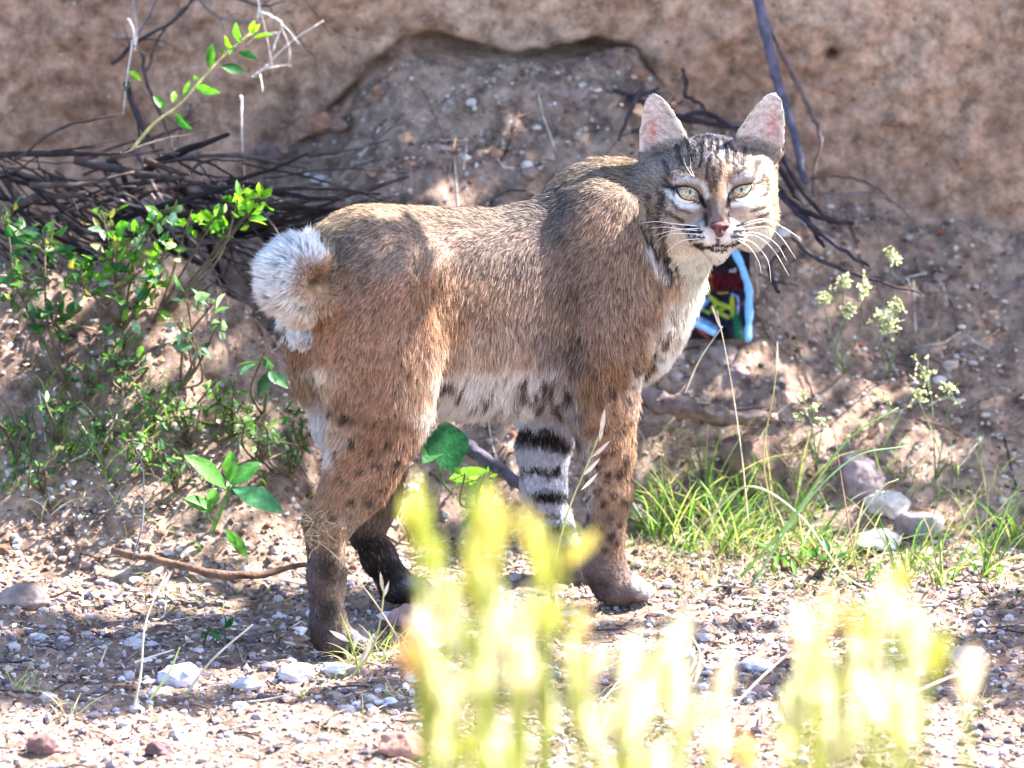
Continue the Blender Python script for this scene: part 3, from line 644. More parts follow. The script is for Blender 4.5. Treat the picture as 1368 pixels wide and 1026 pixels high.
Lh = fL[ci]*rng.uniform(0.65, 1.15, nh)*(1+0.15*cl[ci]); Lh[rng.random(nh) < 0.03] *= 1.35
hdir = pdir[ci]+rng.normal(size=(nh, 3))*np.where(head_i, 0.09, 0.13)[:, None]; hdir /= np.linalg.norm(hdir, axis=1)[:, None]
T4 = np.array([0, 0.33, 0.68, 1.0]); pts = np.zeros((nh, 4, 3))
for k, t in enumerate(T4):
    bend = fn[ci]*(0.22*t*(1-t)*1.6)[None] if False else fn[ci]*(0.30*t*(1-t))
    pts[:, k] = root+Lh[:, None]*(hdir*t+bend)-off*(0.55*t)
    pts[:, k, 2] -= Lh*0.10*t*t
pale = flin.mean(1)[ci]
g1 = fbm(root[:, 0]*130, root[:, 1]*130, root[:, 2]*130, 2, 101); g2 = fbm(root[:, 0]*28, root[:, 1]*28, root[:, 2]*28, 2, 105)
mot = np.where(freg == 3, 0.36, np.where(freg == 0, 0.32, 0.10))[ci]; g1 = g1*mot/0.16*np.where(pale > 0.5, 0.4, 1); bc = flin[ci]*COATF*np.where(freg >= 3, 1.42, np.where(freg == 0, 1.30, np.where(freg == 2, 1.6, 1.12)))[ci][:, None]*(1+0.16*g1+0.10*g2)[:, None]*np.exp(rng.normal(size=nh)*0.14)[:, None]
u = rng.random(nh); trunk = (freg[ci] == 0) & (fpy[ci] < 500) & (pale < 0.42)
back = trunk*(1-sstep(330, 470, fpy[ci]))
dk = u < np.where(pale > 0.5, 0.02, 1)*np.where(trunk, 0.15+0.09*back, np.where(freg[ci] == 3, 0.14, np.where(freg[ci] > 3, 0.16, 0.07))); bc[dk] *= 0.30
pl = (u > np.where(trunk, 0.84-0.08*back, np.where(freg[ci] == 3, 0.88, 0.95))); bc[pl] = bc[pl]*0.55+np.array([0.56, 0.47, 0.40])*0.5
bc = np.clip(bc, 0.004, 0.90)
cg = np.stack([bc*0.40, bc*0.80, bc*1.10, np.clip(bc*1.32, 0, 0.92)], 1)
def hair_mat():
    m, nt, b = mat_new('bobcat_fur'); N, L = nt.nodes, nt.links
    at = N.new('ShaderNodeAttribute'); at.attribute_name = 'col'; L.new(at.outputs['Color'], b.inputs['Base Color'])
    b.inputs['Roughness'].default_value = 0.55; b.inputs['Specular IOR Level'].default_value = 0.22
    an = N.new('ShaderNodeAttribute'); an.attribute_name = 'lie'; L.new(an.outputs['Vector'], b.inputs['Normal'])
    t = N.new('ShaderNodeBsdfTranslucent'); L.new(at.outputs['Color'], t.inputs[0]); ms = N.new('ShaderNodeMixShader'); ms.inputs[0].default_value = 0.22
    L.new(b.outputs[0], ms.inputs[1]); L.new(t.outputs[0], ms.inputs[2]); L.new(ms.outputs[0], nt.nodes['Material Output'].inputs[0]); return m
M_fur = hair_mat(); M_skin = col_mat('bobcat_skin', 0.8, 0.15, 160, 0, 0.1)
cat_root = empty('bobcat', (B(640, 800, 0)[0], B(640, 800, 0)[1], 0.0))
tag(cat_root, 'tan spotted bobcat standing side-on, face turned towards us, white bobbed tail curled up', 'bobcat')
blin, _, _, _ = coat(CV, CN)
body = mesh_obj('body', CV, CF, M_skin, cat_root, blin*COATF*0.75)
hc = bpy.data.hair_curves.new('fur'); hc.add_curves([4]*nh)
hc.attributes['position'].data.foreach_set('vector', (pts-np.array(cat_root.location)).astype(np.float32).ravel())
rr = np.where(head_i, 0.00016, 0.00024)[:, None]*np.array([1.0, 0.95, 0.7, 0.15])*rng.uniform(0.7, 1.25, (nh, 1))
ra = hc.attributes.get('radius') or hc.attributes.new('radius', 'FLOAT', 'POINT'); ra.data.foreach_set('value', rr.astype(np.float32).ravel())
ca = hc.attributes.new('col', 'FLOAT_COLOR', 'POINT'); c4 = np.ones((nh, 4, 4), np.float32); c4[..., :3] = cg; ca.data.foreach_set('color', c4.ravel())
na = hc.attributes.new('lie', 'FLOAT_VECTOR', 'CURVE'); hn = fn[ci]+hdir*0.25+rng.normal(size=(nh, 3))*0.28; hn /= np.linalg.norm(hn, axis=1)[:, None]; na.data.foreach_set('vector', hn.astype(np.float32).ravel())
hc.materials.append(M_fur); fur = bpy.data.objects.new('fur', hc); COL.objects.link(fur); fur.parent = cat_root

# ---- eyes
M_eye = col_mat('eye_iris', 0.12, 0.10, 900, 0, 0.6, coat=0.8); M_lid = col_mat('eyelid_rim', 0.35, 0.1, 200, 0, 0.4)
ER = 21.0
for i, (ex, ey) in enumerate(EYES):
    ms, mp, ml = MB(), MB(), MB(); n1, n2 = 60, 48
    rr_ = np.concatenate([[0], np.linspace(0.9, ER*0.985, n1)]); tt = np.linspace(0, 2*math.pi, n2, endpoint=False)
    def sph(dx, dy, R): return [Hd(ex, ey, EW)+(np.array([1.0, 0, 0])*x-UPV*y-FW*math.sqrt(max(R*R-x*x-y*y, 0.5)))*PX for x, y in zip(dx, dy)]
    V = []; C = []; gzx, gzy = (1.2, -1.5) if i == 0 else (0.5, -1.5)
    for r in rr_:
        V += sph(r*np.cos(tt)*0.999, r*np.sin(tt), ER)
        for t in tt:
            d = math.hypot(r*math.cos(t)-gzx, r*math.sin(t)-gzy); an = math.atan2(r*math.sin(t)-gzy, r*math.cos(t)-gzx)
            f = 0.85+0.25*float(noise(an*5, d*0.35, 0, 3))
            c = np.array([170, 150, 118])*f if d > 6 else np.array([186, 166, 128])*f
            if d > 15.5: c = np.array([30, 26, 22])
            elif d > 13.6: c = np.array([92, 80, 50])*f
            if ((r*math.cos(t)-gzx)/1.9)**2+((r*math.sin(t)-gzy)/3.6)**2 < 1: c = np.array([6, 6, 7])
            C.append(srgb(c))
    idx = np.arange(len(rr_)*n2).reshape(len(rr_), n2); nx = np.roll(idx, -1, 1)
    Fq = np.stack([idx[:-1], idx[1:], nx[1:], nx[:-1]], -1).reshape(-1, 4); ms.add(V, Fq, np.array(C))
    eye = ms.build('eye', M_eye, cat_root)
    rings = [(1.0, ER*1.015, (10, 8, 9)), (1.06, ER*1.06, (12, 9, 10)), (1.14, ER*1.08, (16, 12, 13)), (1.2, ER*1.06, None), (1.3, ER*1.04, None), (1.6, ER*1.03, None), (2.1, ER*1.02, None), (2.5, ER*0.9, (150, 140, 135))]
    V = []; C = []
    for s, R, c in rings:
        al = almond(i, s); dl = np.hypot(al[:, 0], al[:, 1]); al = al*np.minimum(1, 19.6/np.maximum(dl, 1e-6))[:, None]; V += sph(al[:, 0], al[:, 1], R); C += [srgb(c)]*len(al) if c else [srgb((92, 80, 80) if dy_ < al[:, 1].mean()+1 else (222, 214, 210)) for dy_ in al[:, 1]]
    m = 36; idx = np.arange(len(rings)*m).reshape(len(rings), m); nx = np.roll(idx, -1, 1)
    ml.add(V, np.stack([idx[:-1], idx[1:], nx[1:], nx[:-1]], -1).reshape(-1, 4), np.array(C)); ml.build('eyelid', M_lid, cat_root)
# ---- nose pad
def small_sdf(c, half, vx, fn):
    n = (np.full(3, half)*2/vx).astype(int)+1; lo = np.asarray(c)-half
    g = np.stack(np.meshgrid(*[lo[i]+vx*np.arange(n[i]) for i in range(3)], indexing='ij'), -1); V, F = surface(fn(g), lo, vx); return relax(V, F, 2), F
def fe(g, c, r):
    q = (g-c)@HF.T/(np.asarray(r)*PX); n = np.linalg.norm(q, axis=-1); return n*(n-1)/(np.linalg.norm(q/(np.asarray(r)*PX), axis=-1)+1e-9)
def nose_f(g):
    d = smin(fe(g, Hd(960, 302.5, 75), (14, 6.5, 13)), fe(g, Hd(960, 310, 77), (7, 8.5, 10.5)), 0.004)
    for sx in (-1, 1): d = np.maximum(d, -fe(g, Hd(960+sx*8.5, 305.5, 87), (4.2, 2.6, 5)))
    return np.maximum(d, -fe(g, Hd(960, 312, 88), (1.0, 9, 3)))
nv, nf_ = small_sdf(Hd(960, 305, 74), 0.021, 0.0007, nose_f)
npx, npy = proj(nv); nc = srgb((104, 62, 62))*np.ones((len(nv), 3))
for sx in (-1, 1):
    f = np.exp(-(((npx-960-sx*8.5)/4.2)**2+((npy-305.5)/2.8)**2)**2)[:, None]; nc = nc*(1-f)+srgb((22, 14, 16))*f
rim = np.exp(-((npy-297.5)/2.0)**2)[:, None]*0.6; nc = nc*(1-rim)+srgb((60, 44, 48))*rim
nose = mesh_obj('nose', nv, nf_, col_mat('nose_leather', 0.45, 0.25, 500, 0, 0.4, 0.5, 900), cat_root, nc)
# ---- whiskers
M_whisk = col_mat('whisker', 0.4, 0.02, 50, 0.3, 0.5)
WH = [((990,303),(1020,297),(1040,302),(1068,319)),((992,308),(1022,304),(1042,318),(1062,346)),((990,312),(1012,313),(1036,327),(1050,349)),((988,316),(1010,317),(1032,335),(1053,369)),
      ((986,320),(1004,325),(1024,348),(1029,378)),((984,322),(1000,332),(1012,350),(1016,366)),((992,300),(1016,294),(1034,298),(1046,306)),
      ((930,303),(900,300),(876,297),(854,299)),((930,309),(902,306),(884,304),(868,306)),((932,314),(908,313),(892,314),(880,320)),((934,320),(912,322),(898,330),(888,340)),((932,306),(905,308),(885,312),(872,316))]
for w in WH:
    sgn = 1 if w[0][0] > 957 else -1; ws_ = [78, 74, 60, 46] if sgn > 0 else [78, 72, 60, 44]
    mb = MB(); c = spline([Hd(a, b, ws_[k]) for k, (a, b) in enumerate(w)], 14); tube(mb, c, np.linspace(0.00058, 0.00022, 14), srgb((245, 243, 240)), 5)
    mb.build('whisker', M_whisk, cat_root)
for (a, b, c_) in (((925,238,52),(915,222,60),(912,212,62)),((928,240,52),(922,226,62),(921,212,66))):
    mb = MB(); tube(mb, spline([Hd(*a), Hd(*b), Hd(*c_)], 10), np.linspace(0.0004, 0.00015, 10), srgb((235, 232, 228)), 5); mb.build('whisker', M_whisk, cat_root)

# ------------------------------------------------------------------ builders for plants, stones, sticks
def cubesphere(n):
    V, F = [], []; u = np.linspace(-1, 1, n+1); base = 0
    for ax in range(3):
        for s in (-1, 1):
            A, Bv = np.meshgrid(np.tan(u*math.pi/4), np.tan(u*math.pi/4), indexing='ij'); p = np.zeros((n+1, n+1, 3))
            p[..., ax] = s; p[..., (ax+1) % 3] = A; p[..., (ax+2) % 3] = Bv; V.append(p.reshape(-1, 3))
            idx = base+np.arange((n+1)**2).reshape(n+1, n+1); f = np.stack([idx[:-1, :-1], idx[1:, :-1], idx[1:, 1:], idx[:-1, 1:]], -1).reshape(-1, 4)
            F.append(f if s > 0 else f[:, ::-1]); base += (n+1)**2
    V = np.concatenate(V); F = np.concatenate(F); V /= np.linalg.norm(V, axis=1)[:, None]
    k = np.round(V*1e5).astype(int); _, first, inv = np.unique(k, axis=0, return_index=True, return_inverse=True); return V[first], inv.ravel()[F]
CS = cubesphere(12)
def rock(name, c, r, col, label, cat, group, seed, rough=0.22, mat=None, rz=None):
    V = CS[0].copy(); s = seed*7.7
    for q in range(7):                                  # broken facets
        d = np.random.default_rng(seed*31+q).normal(size=3); d /= np.linalg.norm(d); h = 0.72+0.2*((seed*q) % 5)/5
        k = V@d; V = np.where((k > h)[:, None], V-(k-h)[:, None]*d*0.9, V)
    V = V*(1+rough*0.6*fbm(V[:, 0]*1.3+s, V[:, 1]*1.3, V[:, 2]*1.3, 2, 7)+rough*0.4*fbm(V[:, 0]*4+s, V[:, 1]*4, V[:, 2]*4, 3, 9))[:, None]
    a = (seed*1.7) if rz is None else rz; ca, sa = math.cos(a), math.sin(a); V = V@np.array([[ca, -sa, 0], [sa, ca, 0], [0, 0, 1]])
    V = np.asarray(c)+V*np.asarray(r); o = mesh_obj(name, V, CS[1], mat or M_stone, None, srgb(col)*(1+0.18*fbm(V[:, 0]*90, V[:, 1]*90, V[:, 2]*90, 2, 3))[:, None], True, (c[0], c[1], c[2]-r[2]))
    return tag(o, label, cat, group)
def ground_at(px, py):
    """where the sight line through a pixel meets the ground"""
    lo, hi = -1.2, YW
    ys = np.linspace(lo, hi, 300); pts_ = np.array([P(px, py, y) for y in ys]); h = H(pts_[:, 0], ys)
    below = np.where(pts_[:, 2] <= h)[0]; i = below[0] if len(below) else len(ys)-1
    return np.array([pts_[i, 0], ys[i], h[i]])
def leaf(mb, base, tip, width, nrm, col, col2=None, fold=0.25, curl=0.15, shape=0.42, n=7):
    base = np.asarray(base, float); tip = np.asarray(tip, float); a = tip-base; L = np.linalg.norm(a)+1e-9; a = a/L
    nrm = np.asarray(nrm, float); nrm = nrm-a*(nrm@a); nrm /= np.linalg.norm(nrm)+1e-9; b = np.cross(a, nrm)
    t = np.linspace(0, 1, n); w = width*0.5*np.clip((t/shape)**0.75, 0, 1)*np.where(t > shape, np.cos((t-shape)/(1-shape)*math.pi/2)**0.8, 1); w[0] = width*0.03; w[-1] = width*0.01
    V = []; 
    for k in range(n):
        c = base+a*L*t[k]-nrm*curl*L*(t[k]**2-t[k]*0.6)
        V += [c+b*w[k]*s*f-nrm*0+nrm*fold*w[k]*abs(s*f) for s, f in ((-1, 1), (-1, .5), (0, 0), (1, .5), (1, 1))]
    i = np.arange(n*5).reshape(n, 5); F = np.stack([i[:-1, :-1], i[1:, :-1], i[1:, 1:], i[:-1, 1:]], -1).reshape(-1, 4)
    c1 = np.asarray(col, float); c2 = c1 if col2 is None else np.asarray(col2, float); tt = np.repeat(t, 5)[:, None]
    C = c1*(1-tt)+c2*tt; C = C*(np.tile([0.93, 1.0, 1.25, 1.0, 0.93], n)[:, None]); mb.add(V, F, C)
def blades(base, tipdir, length, width, droop, col, seg=6):
    """many grass blades at once"""
    n = len(base); t = np.linspace(0, 1, seg)[None, :, None]; d = tipdir/np.linalg.norm(tipdir, axis=1)[:, None]
    hor = d*np.array([1, 1, 0]); hor /= np.linalg.norm(hor, axis=1)[:, None]+1e-6
    L = length[:, None, None]; dr = droop[:, None, None]
    c = base[:, None]+d[:, None]*L*t+(hor[:, None]*0.35-np.array([0, 0, 1.0])*0.75)*dr*L*t**2.3
    s = rng.normal(size=(n, 3))*0.5+np.array([1.0, 0, 0]); s -= (s*d).sum(1)[:, None]*d; s /= np.linalg.norm(s, axis=1)[:, None]
    w = width[:, None, None]*0.5*np.clip(1.05-t**1.6, 0.03, 1)*np.clip(0.55+t*2, 0, 1)
    V = np.stack([c-s[:, None]*w, c+s[:, None]*w], 2)
    idx = np.arange(n*seg*2).reshape(n, seg, 2)
    F = np.stack([idx[:, :-1, 0], idx[:, :-1, 1], idx[:, 1:, 1], idx[:, 1:, 0]], -1).reshape(-1, 4)
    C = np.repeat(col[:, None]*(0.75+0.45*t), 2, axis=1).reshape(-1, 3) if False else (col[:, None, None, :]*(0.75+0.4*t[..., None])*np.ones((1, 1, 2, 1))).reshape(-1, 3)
    return V.reshape(-1, 3), F, C

# ------------------------------------------------------------------ loose stuff on the ground
def scatter(n, fx, fy):
    x, y = fx(n), fy(n); return x, y, H(x, y)
def pebbles():
    base = np.array([[0,0,1],[.894,0,.447],[.276,.851,.447],[-.724,.526,.447],[-.724,-.526,.447],[.276,-.851,.447],[.724,.526,-.447],[-.276,.851,-.447],[-.894,0,-.447],[-.276,-.851,-.447],[.724,-.526,-.447],[0,0,-1]])
    f = np.array([[0,1,2],[0,2,3],[0,3,4],[0,4,5],[0,5,1],[1,6,2],[2,7,3],[3,8,4],[4,9,5],[5,10,1],[6,7,2],[7,8,3],[8,9,4],[9,10,5],[10,6,1],[6,11,7],[7,11,8],[8,11,9],[9,11,10],[10,11,6]])
    n = 36000; x = rng.uniform(-1.0, 1.0, n); y = np.where(rng.random(n) < 0.70, rng.uniform(-0.95, 0.3, n), rng.uniform(0.2, 0.86, n)); z = H(x, y)
    r = 0.0012*np.exp(np.abs(rng.normal(size=n))*0.72); r = np.minimum(r, 0.0075)*np.where(y > 0.3, 0.9, 1.1)
    V = base[None]*(1+rng.normal(size=(n, 12, 1))*0.16)*r[:, None, None]*rng.uniform(0.6, 1.25, (n, 1, 3)); V[..., 2] *= 0.75
    V += np.stack([x, y, z+r*0.25], -1)[:, None]
    F = (f[None]+np.arange(n)[:, None, None]*12).reshape(-1, 3)
    pal = srgb(np.array([(190,178,172),(150,132,124),(120,104,100),(186,178,176),(168,140,120),(128,88,72),(96,84,84),(204,196,190)]))
    c = pal[rng.integers(0, 8, n)]*rng.uniform(0.6, 1.1, (n, 1)); pl2 = srgb(np.array([(178,168,174),(142,132,140),(112,104,112),(198,190,194),(160,146,146),(124,98,92),(92,84,92),(186,174,172)])); fl_ = (y < 0.2)[:, None]; c = np.where(fl_, pl2[rng.integers(0, 8, n)]*rng.uniform(0.6, 1.1, (n, 1)), c); C = np.repeat(c, 12, axis=0)
    tag(mesh_obj('gravel', V.reshape(-1, 3), F, M_pebble, None, C, False), 'small grey and rusty gravel scattered over ground and slope', 'gravel', None, 'stuff')
pebbles()
def litter():
    n = 15000; u = rng.random(n); x = rng.uniform(-0.95, 0.95, n)
    y = np.where(u < 0.55, rng.normal(0.02, 0.22, n), np.where(u < 0.8, rng.uniform(0.25, 0.8, n), rng.uniform(-0.9, -0.2, n))); y = np.clip(y, -0.95, 0.84)
    keepm = (noise(x*7, y*7, 0, 3)+rng.normal(size=n)*0.3) > -0.35; x, y = x[keepm], y[keepm]; n = len(x); z = H(x, y)
    L = rng.uniform(0.004, 0.015, n); W = L*rng.uniform(0.2, 0.6, n); a = rng.uniform(0, 6.28, n); tl = rng.normal(size=(n, 3))*0.35+np.array([0, 0, 1]); tl /= np.linalg.norm(tl, axis=1)[:, None]
    d = np.stack([np.cos(a), np.sin(a), 0*a], -1); d -= (d*tl).sum(1)[:, None]*tl; d /= np.linalg.norm(d, axis=1)[:, None]; b = np.cross(tl, d)
    c = np.stack([x, y, z+0.003], -1); e = rng.uniform(-0.3, 0.6, n)[:, None]
    V = np.stack([c-d*L[:, None]/2, c+b*W[:, None]/2+tl*W[:, None]*e, c-b*W[:, None]/2+tl*W[:, None]*e, c+d*L[:, None]/2], 1)
    F = np.array([[0, 1, 2], [1, 3, 2]])[None]+np.arange(n)[:, None, None]*4
    pal = srgb(np.array([(196,176,150),(168,140,112),(222,212,198),(120,92,74),(90,74,66),(205,190,176),(60,50,48)])); cc = pal[rng.integers(0, 7, n)]*rng.uniform(0.7, 1.1, (n, 1))
    tag(mesh_obj('leaf_litter', V.reshape(-1, 3), F.reshape(-1, 3), M_dry, None, np.repeat(cc, 4, axis=0), False), 'dry leaf and twig litter strewn over the ground', 'leaf litter', None, 'stuff')
    n = 900; x = rng.uniform(-0.95, 0.95, n); y = rng.uniform(-0.8, 0.8, n); a = rng.uniform(0, 6.28, n); L = rng.uniform(0.02, 0.07, n); mb = MB()
    for i in range(n):
        t = np.linspace(-0.5, 0.5, 4); px_ = x[i]+np.cos(a[i])*t*L[i]; py_ = y[i]+np.sin(a[i])*t*L[i]+0.004*np.sin(t*5+i); zz = H(px_, py_)+0.003+0.002*math.sin(i)
        tube(mb, np.stack([px_, py_, zz], -1), 0.0007+0.0008*rng.random(), srgb([(150,128,110),(96,80,74),(196,184,170),(70,58,54)][i % 4]), 4)
    tag(mb.build('twig_litter', M_bark), 'fine broken twigs lying on the dirt', 'twig litter', None, 'stuff')
litter()

# ------------------------------------------------------------------ stones and clods
ROCKS = [ # px, py, rx, ry (pixels), colour, label
 (1150,640,38,34,(132,116,120),'purple-grey boulder at the foot of the slope behind the right-hand grass'),
 (1184,676,30,22,(206,196,190),'bright white wedge-shaped rock leaning on the purple-grey boulder'),
 (1172,728,34,15,(180,172,172),'flat pale rock lying just below the bright white wedge-shaped rock'),
 (1226,706,34,24,(142,130,130),'grey rock at the outer right of the pale rock pile'),
 (546,828,27,20,(146,116,118),'rounded reddish rock beside the far hind paw of the bobcat'),
 (238,906,30,17,(188,186,204),'lilac-white stone on the ground left of the hind paws'),
 (392,902,26,12,(184,180,196),'small pale stone in front of the near hind paw'),
 (450,896,26,10,(200,196,206),'low flat white stone at the toes of the near hind paw'),
 (330,918,20,9,(176,172,188),'small bluish stone between two paler stones in front of the cat'),
 (540,1002,32,20,(150,112,100),'red-brown stone low among the yellow stems'),
 (60,1000,24,16,(120,92,90),'dark red stone at the bottom left corner of the gravel'),
 (212,1004,18,11,(104,78,80),'small dark red stone near the bottom edge of the gravel'),
 (1010,612,52,50,(104,84,74),'big brown earthy rock under the fallen branch'),
 (966,486,22,14,(160,138,130),'tan stone just below the torn snack bag'),
 (988,506,18,14,(142,122,124),'grey-brown stone on the slope beneath the tan stone'),
 (700,1000,20,12,(176,160,150),'beige stone on the sunlit ground below the front paws'),
 (1010,890,24,12,(180,176,190),'pale stone at the edge of the blue-grey gravel patch'),
 (1290,880,30,16,(168,156,150),'isolated beige stone far to the right of the bobcat'),
 (30,800,34,20,(132,116,112),'brown-grey stone far to the left of the bobcat')]
for i, (px, py, rx, ry, c, lab) in enumerate(ROCKS):
    g = ground_at(px, py+ry*0.7); rock('rock', (g[0], g[1]+0.01, g[2]+ry*PX*0.45), (rx*PX, rx*PX*0.8, ry*PX*1.05), c, lab, 'rock', None, i+3, 0.3)
CL = [(562,104),(545,112),(524,118),(508,122),(492,136),(476,146),(455,152),(430,160),(412,170),(392,178),(812,80),(858,104),(385,196),(410,215),(352,205),(330,222),(452,172)]
for i, (px, py) in enumerate(CL):
    r = 4+((i*37) % 13); px += 7*math.sin(i*5.1); py += 6*math.cos(i*3.7); g = P(px, py, YW-0.01)
    rock('clod', (g[0], YW-0.01, g[2]), (r*PX*1.35, r*PX, r*PX), [(140,112,98),(150,120,104),(112,92,88),(146,108,88)][i % 4], 'crumbly earth clod lodged where the slope meets the bank face', 'clod', 'earth clods along the top of the slope', i+40, 0.3)
for i in range(60):
    px, py = rng.uniform(420, 1330), rng.uniform(130, 560); g = ground_at(px, py)
    if g[1] < 0.36 or g[1] > 0.83: continue
    r = rng.uniform(4, 11); rock('slope_stone', (g[0], g[1], g[2]+r*PX*0.3), (r*PX*1.3, r*PX, r*PX*0.8), [(160,142,138),(132,112,106),(186,176,172),(146,112,94)][i % 4], 'little stone half sunk in the loose dirt slope', 'stone', 'small stones on the dirt slope', i+90, 0.3)
for i in range(46):
    px, py = rng.uniform(0, 1368), rng.uniform(800, 1030); g = ground_at(px, py)
    r = rng.uniform(4, 13); rock('ground_stone', (g[0], g[1], g[2]+r*PX*0.2), (r*PX*1.3, r*PX, r*PX*0.65), [(206,202,210),(176,168,172),(224,218,214),(150,124,116)][i % 4], 'little pale stone bedded in the gravel flat below the paws', 'stone', 'small stones on the gravel flat', i+190, 0.3)

# ------------------------------------------------------------------ roots, branches and sticks
def branch(name, pts, rad, c, label, cat, group=None, c2=None, twigs=0, n=9, bump=0.35):
    """pts: (px, py, Y); rad in pixels"""
    w = np.array([P(*p) for p in pts]); m = max(12, 5*len(pts)); c_ = spline(w, m)
    c_ += 0.0015*np.stack([noise(np.arange(m)*0.7, k, 0, 5) for k in range(3)], -1)
    rr = np.interp(np.linspace(0, 1, m), np.linspace(0, 1, len(rad)), rad)*PX; mb = MB()
    tube(mb, c_, rr, srgb(c), n, None if c2 is None else srgb(c2), bump, len(pts)+pts[0][0]); tw = []
    if twigs:
        o = empty(name, c_[0]); tag(o, label, cat, group); mb.build('stem', M_bark, o)
        for k in range(twigs):
            i = int(rng.uniform(0.2, 0.95)*m); a = c_[i]; d = (c_[min(i+1, m-1)]-c_[i-1]); d /= np.linalg.norm(d)+1e-9
            v = d*0.7+rng.normal(size=3)*0.6; L = rng.uniform(0.02, 0.06); q = MB()
            tube(q, spline([a, a+v*L*0.5+rng.normal(size=3)*0.004, a+v*L+np.array([0, 0, 0.006])*rng.normal()], 7), np.linspace(rr[i]*0.5, 0.0004, 7), srgb(c), 5); q.build('twig', M_bark, o)
        return o
    return tag(mb.build(name, M_bark, None, c_[0]), label, cat, group)
yw = YW-0.03
branch('hanging_root', [(1008,-40,yw),(1020,30,yw-.01),(1034,90,yw-.02),(1044,130,yw-.03),(1062,180,yw-.05),(1076,245,yw-.09)], [9,8,7.5,7,6,5], (92,90,108), 'thick blue-grey root hanging down the bank right of the ears', 'root', None, (78,74,90))
branch('hanging_root', [(1030,40,yw),(1052,88,yw-.02),(1084,150,yw-.03),(1096,188,yw-.05),(1088,225,yw-.06),(1086,265,yw-.1)], [3.5,3.2,3,3,2.5,2], (96,80,80), 'thin brown root hanging beside the thick blue-grey root', 'root')
branch('arched_root', [(1084,238,yw-.08),(1120,236,yw-.08),(1160,245,yw-.09),(1200,276,yw-.1),(1230,310,yw-.1)], [2,2,1.8,1.6,1.2], (88,74,76), 'thin root arching rightwards below the hanging roots, upper of two', 'root')
branch('arched_root', [(1075,275,yw-.1),(1110,262,yw-.1),(1160,258,yw-.1),(1215,280,yw-.1)], [2,1.9,1.6,1.2], (110,98,98), 'pale thin root curving below the upper arched root', 'root')
branch('fallen_branch', [(835,520,.47),(880,538,.45),(925,546,.44),(975,560,.43),(1040,556,.43)], [15,15,13,10,6], (112,94,90), 'weathered grey-brown fallen branch behind the near foreleg', 'branch', None, (120,104,98), 4, 12, 0.6)
branch('fallen_branch', [(596,580,.44),(630,600,.40),(668,628,.36),(700,652,.33)], [10,10,9,7], (78,74,84), 'dark grey branch lying under the belly of the bobcat', 'branch', None, None, 0, 11)
branch('ground_root', [(150,735,.12),(225,752,.10),(300,768,.09),(360,765,.10),(420,750,.13)], [4,5,6,5,3], (108,82,68), 'brown root lying along the ground left of the hind hock', 'root')
branch('dark_twig', [(912,92,yw-.02),(917,112,yw-.03),(916,128,yw-.04),(934,138,yw-.04),(944,150,yw-.04)], [3,3.4,3,2.4,1.6], (62,50,52), 'short dark forked twig on the bank between the ears', 'twig', None, None, 2)
for i, (pts, r) in enumerate([([(1010,190,.72),(1046,230,.68),(1082,300,.60),(1100,330,.55)],6),([(1035,180,.74),(1062,240,.68),(1110,300,.60)],5),([(1020,230,.66),(1060,280,.60),(1120,330,.52),(1160,356,.48)],4),([(1000,215,.70),(1050,262,.62),(1094,290,.58),(1140,300,.58)],5),
    ([(860,110,.8),(842,150,.75),(826,188,.70)],4),([(838,130,.8),(866,140,.78),(906,165,.72)],5),([(870,150,.76),(920,160,.74),(990,172,.74)],6),([(846,175,.72),(880,160,.75),(900,132,.8)],3),([(890,170,.74),(940,150,.76),(1000,185,.72)],4),
    ([(1050,330,.52),(1030,360,.48),(1040,392,.45)],5),([(1060,318,.55),(1090,345,.5),(1160,372,.46),(1230,392,.44)],3),([(820,120,.8),(850,128,.79),(880,118,.8)],4)]):
    branch('dark_root', pts, [r, r*0.9, r*0.5], [(46,38,42),(62,52,56),(54,48,58)][i % 3], 'dark tangled root behind the head of the bobcat', 'root', 'tangled roots behind the head', None, 0, 8)
for i in range(165):                                            # the heap of dead sticks
    px, py = rng.uniform(-60, 350), rng.uniform(205, 330); a = math.radians(rng.normal(27, 21)); L = rng.uniform(60, 210); Y = rng.uniform(0.50, 0.74)
    if i % 5 == 0: a = math.radians(rng.uniform(-25, 5)); px += 60
    x2, y2 = px+math.cos(a)*L, py+math.sin(a)*L; x2, y2 = min(x2, 545), min(y2, 400+0.0*x2); Y2 = np.clip(Y-rng.uniform(-0.05, 0.14), 0.46, 0.76)
    if x2 > 420 and y2 > 290: y2 = 290-rng.uniform(0, 30)
    mx, my = (px+x2)/2+rng.normal()*9, (py+y2)/2+rng.normal()*9; r = rng.choice([1.3, 1.8, 2.4, 3.4, 5.0, 7.0], p=[.22, .22, .2, .18, .12, .06])
    branch('dead_stick', [(px, py, Y), (mx, my, (Y+Y2)/2), (x2, y2, Y2)], [r, r*0.9, r*0.45], [(50,42,42),(72,62,60),(38,32,36),(100,88,84),(62,48,42),(134,122,118)][rng.choice(6, p=[.25,.2,.25,.12,.12,.06])], 'dry grey-brown stick in the heap of dead branches behind the tail', 'stick', 'dead sticks heaped behind the tail', None, 0, 6)
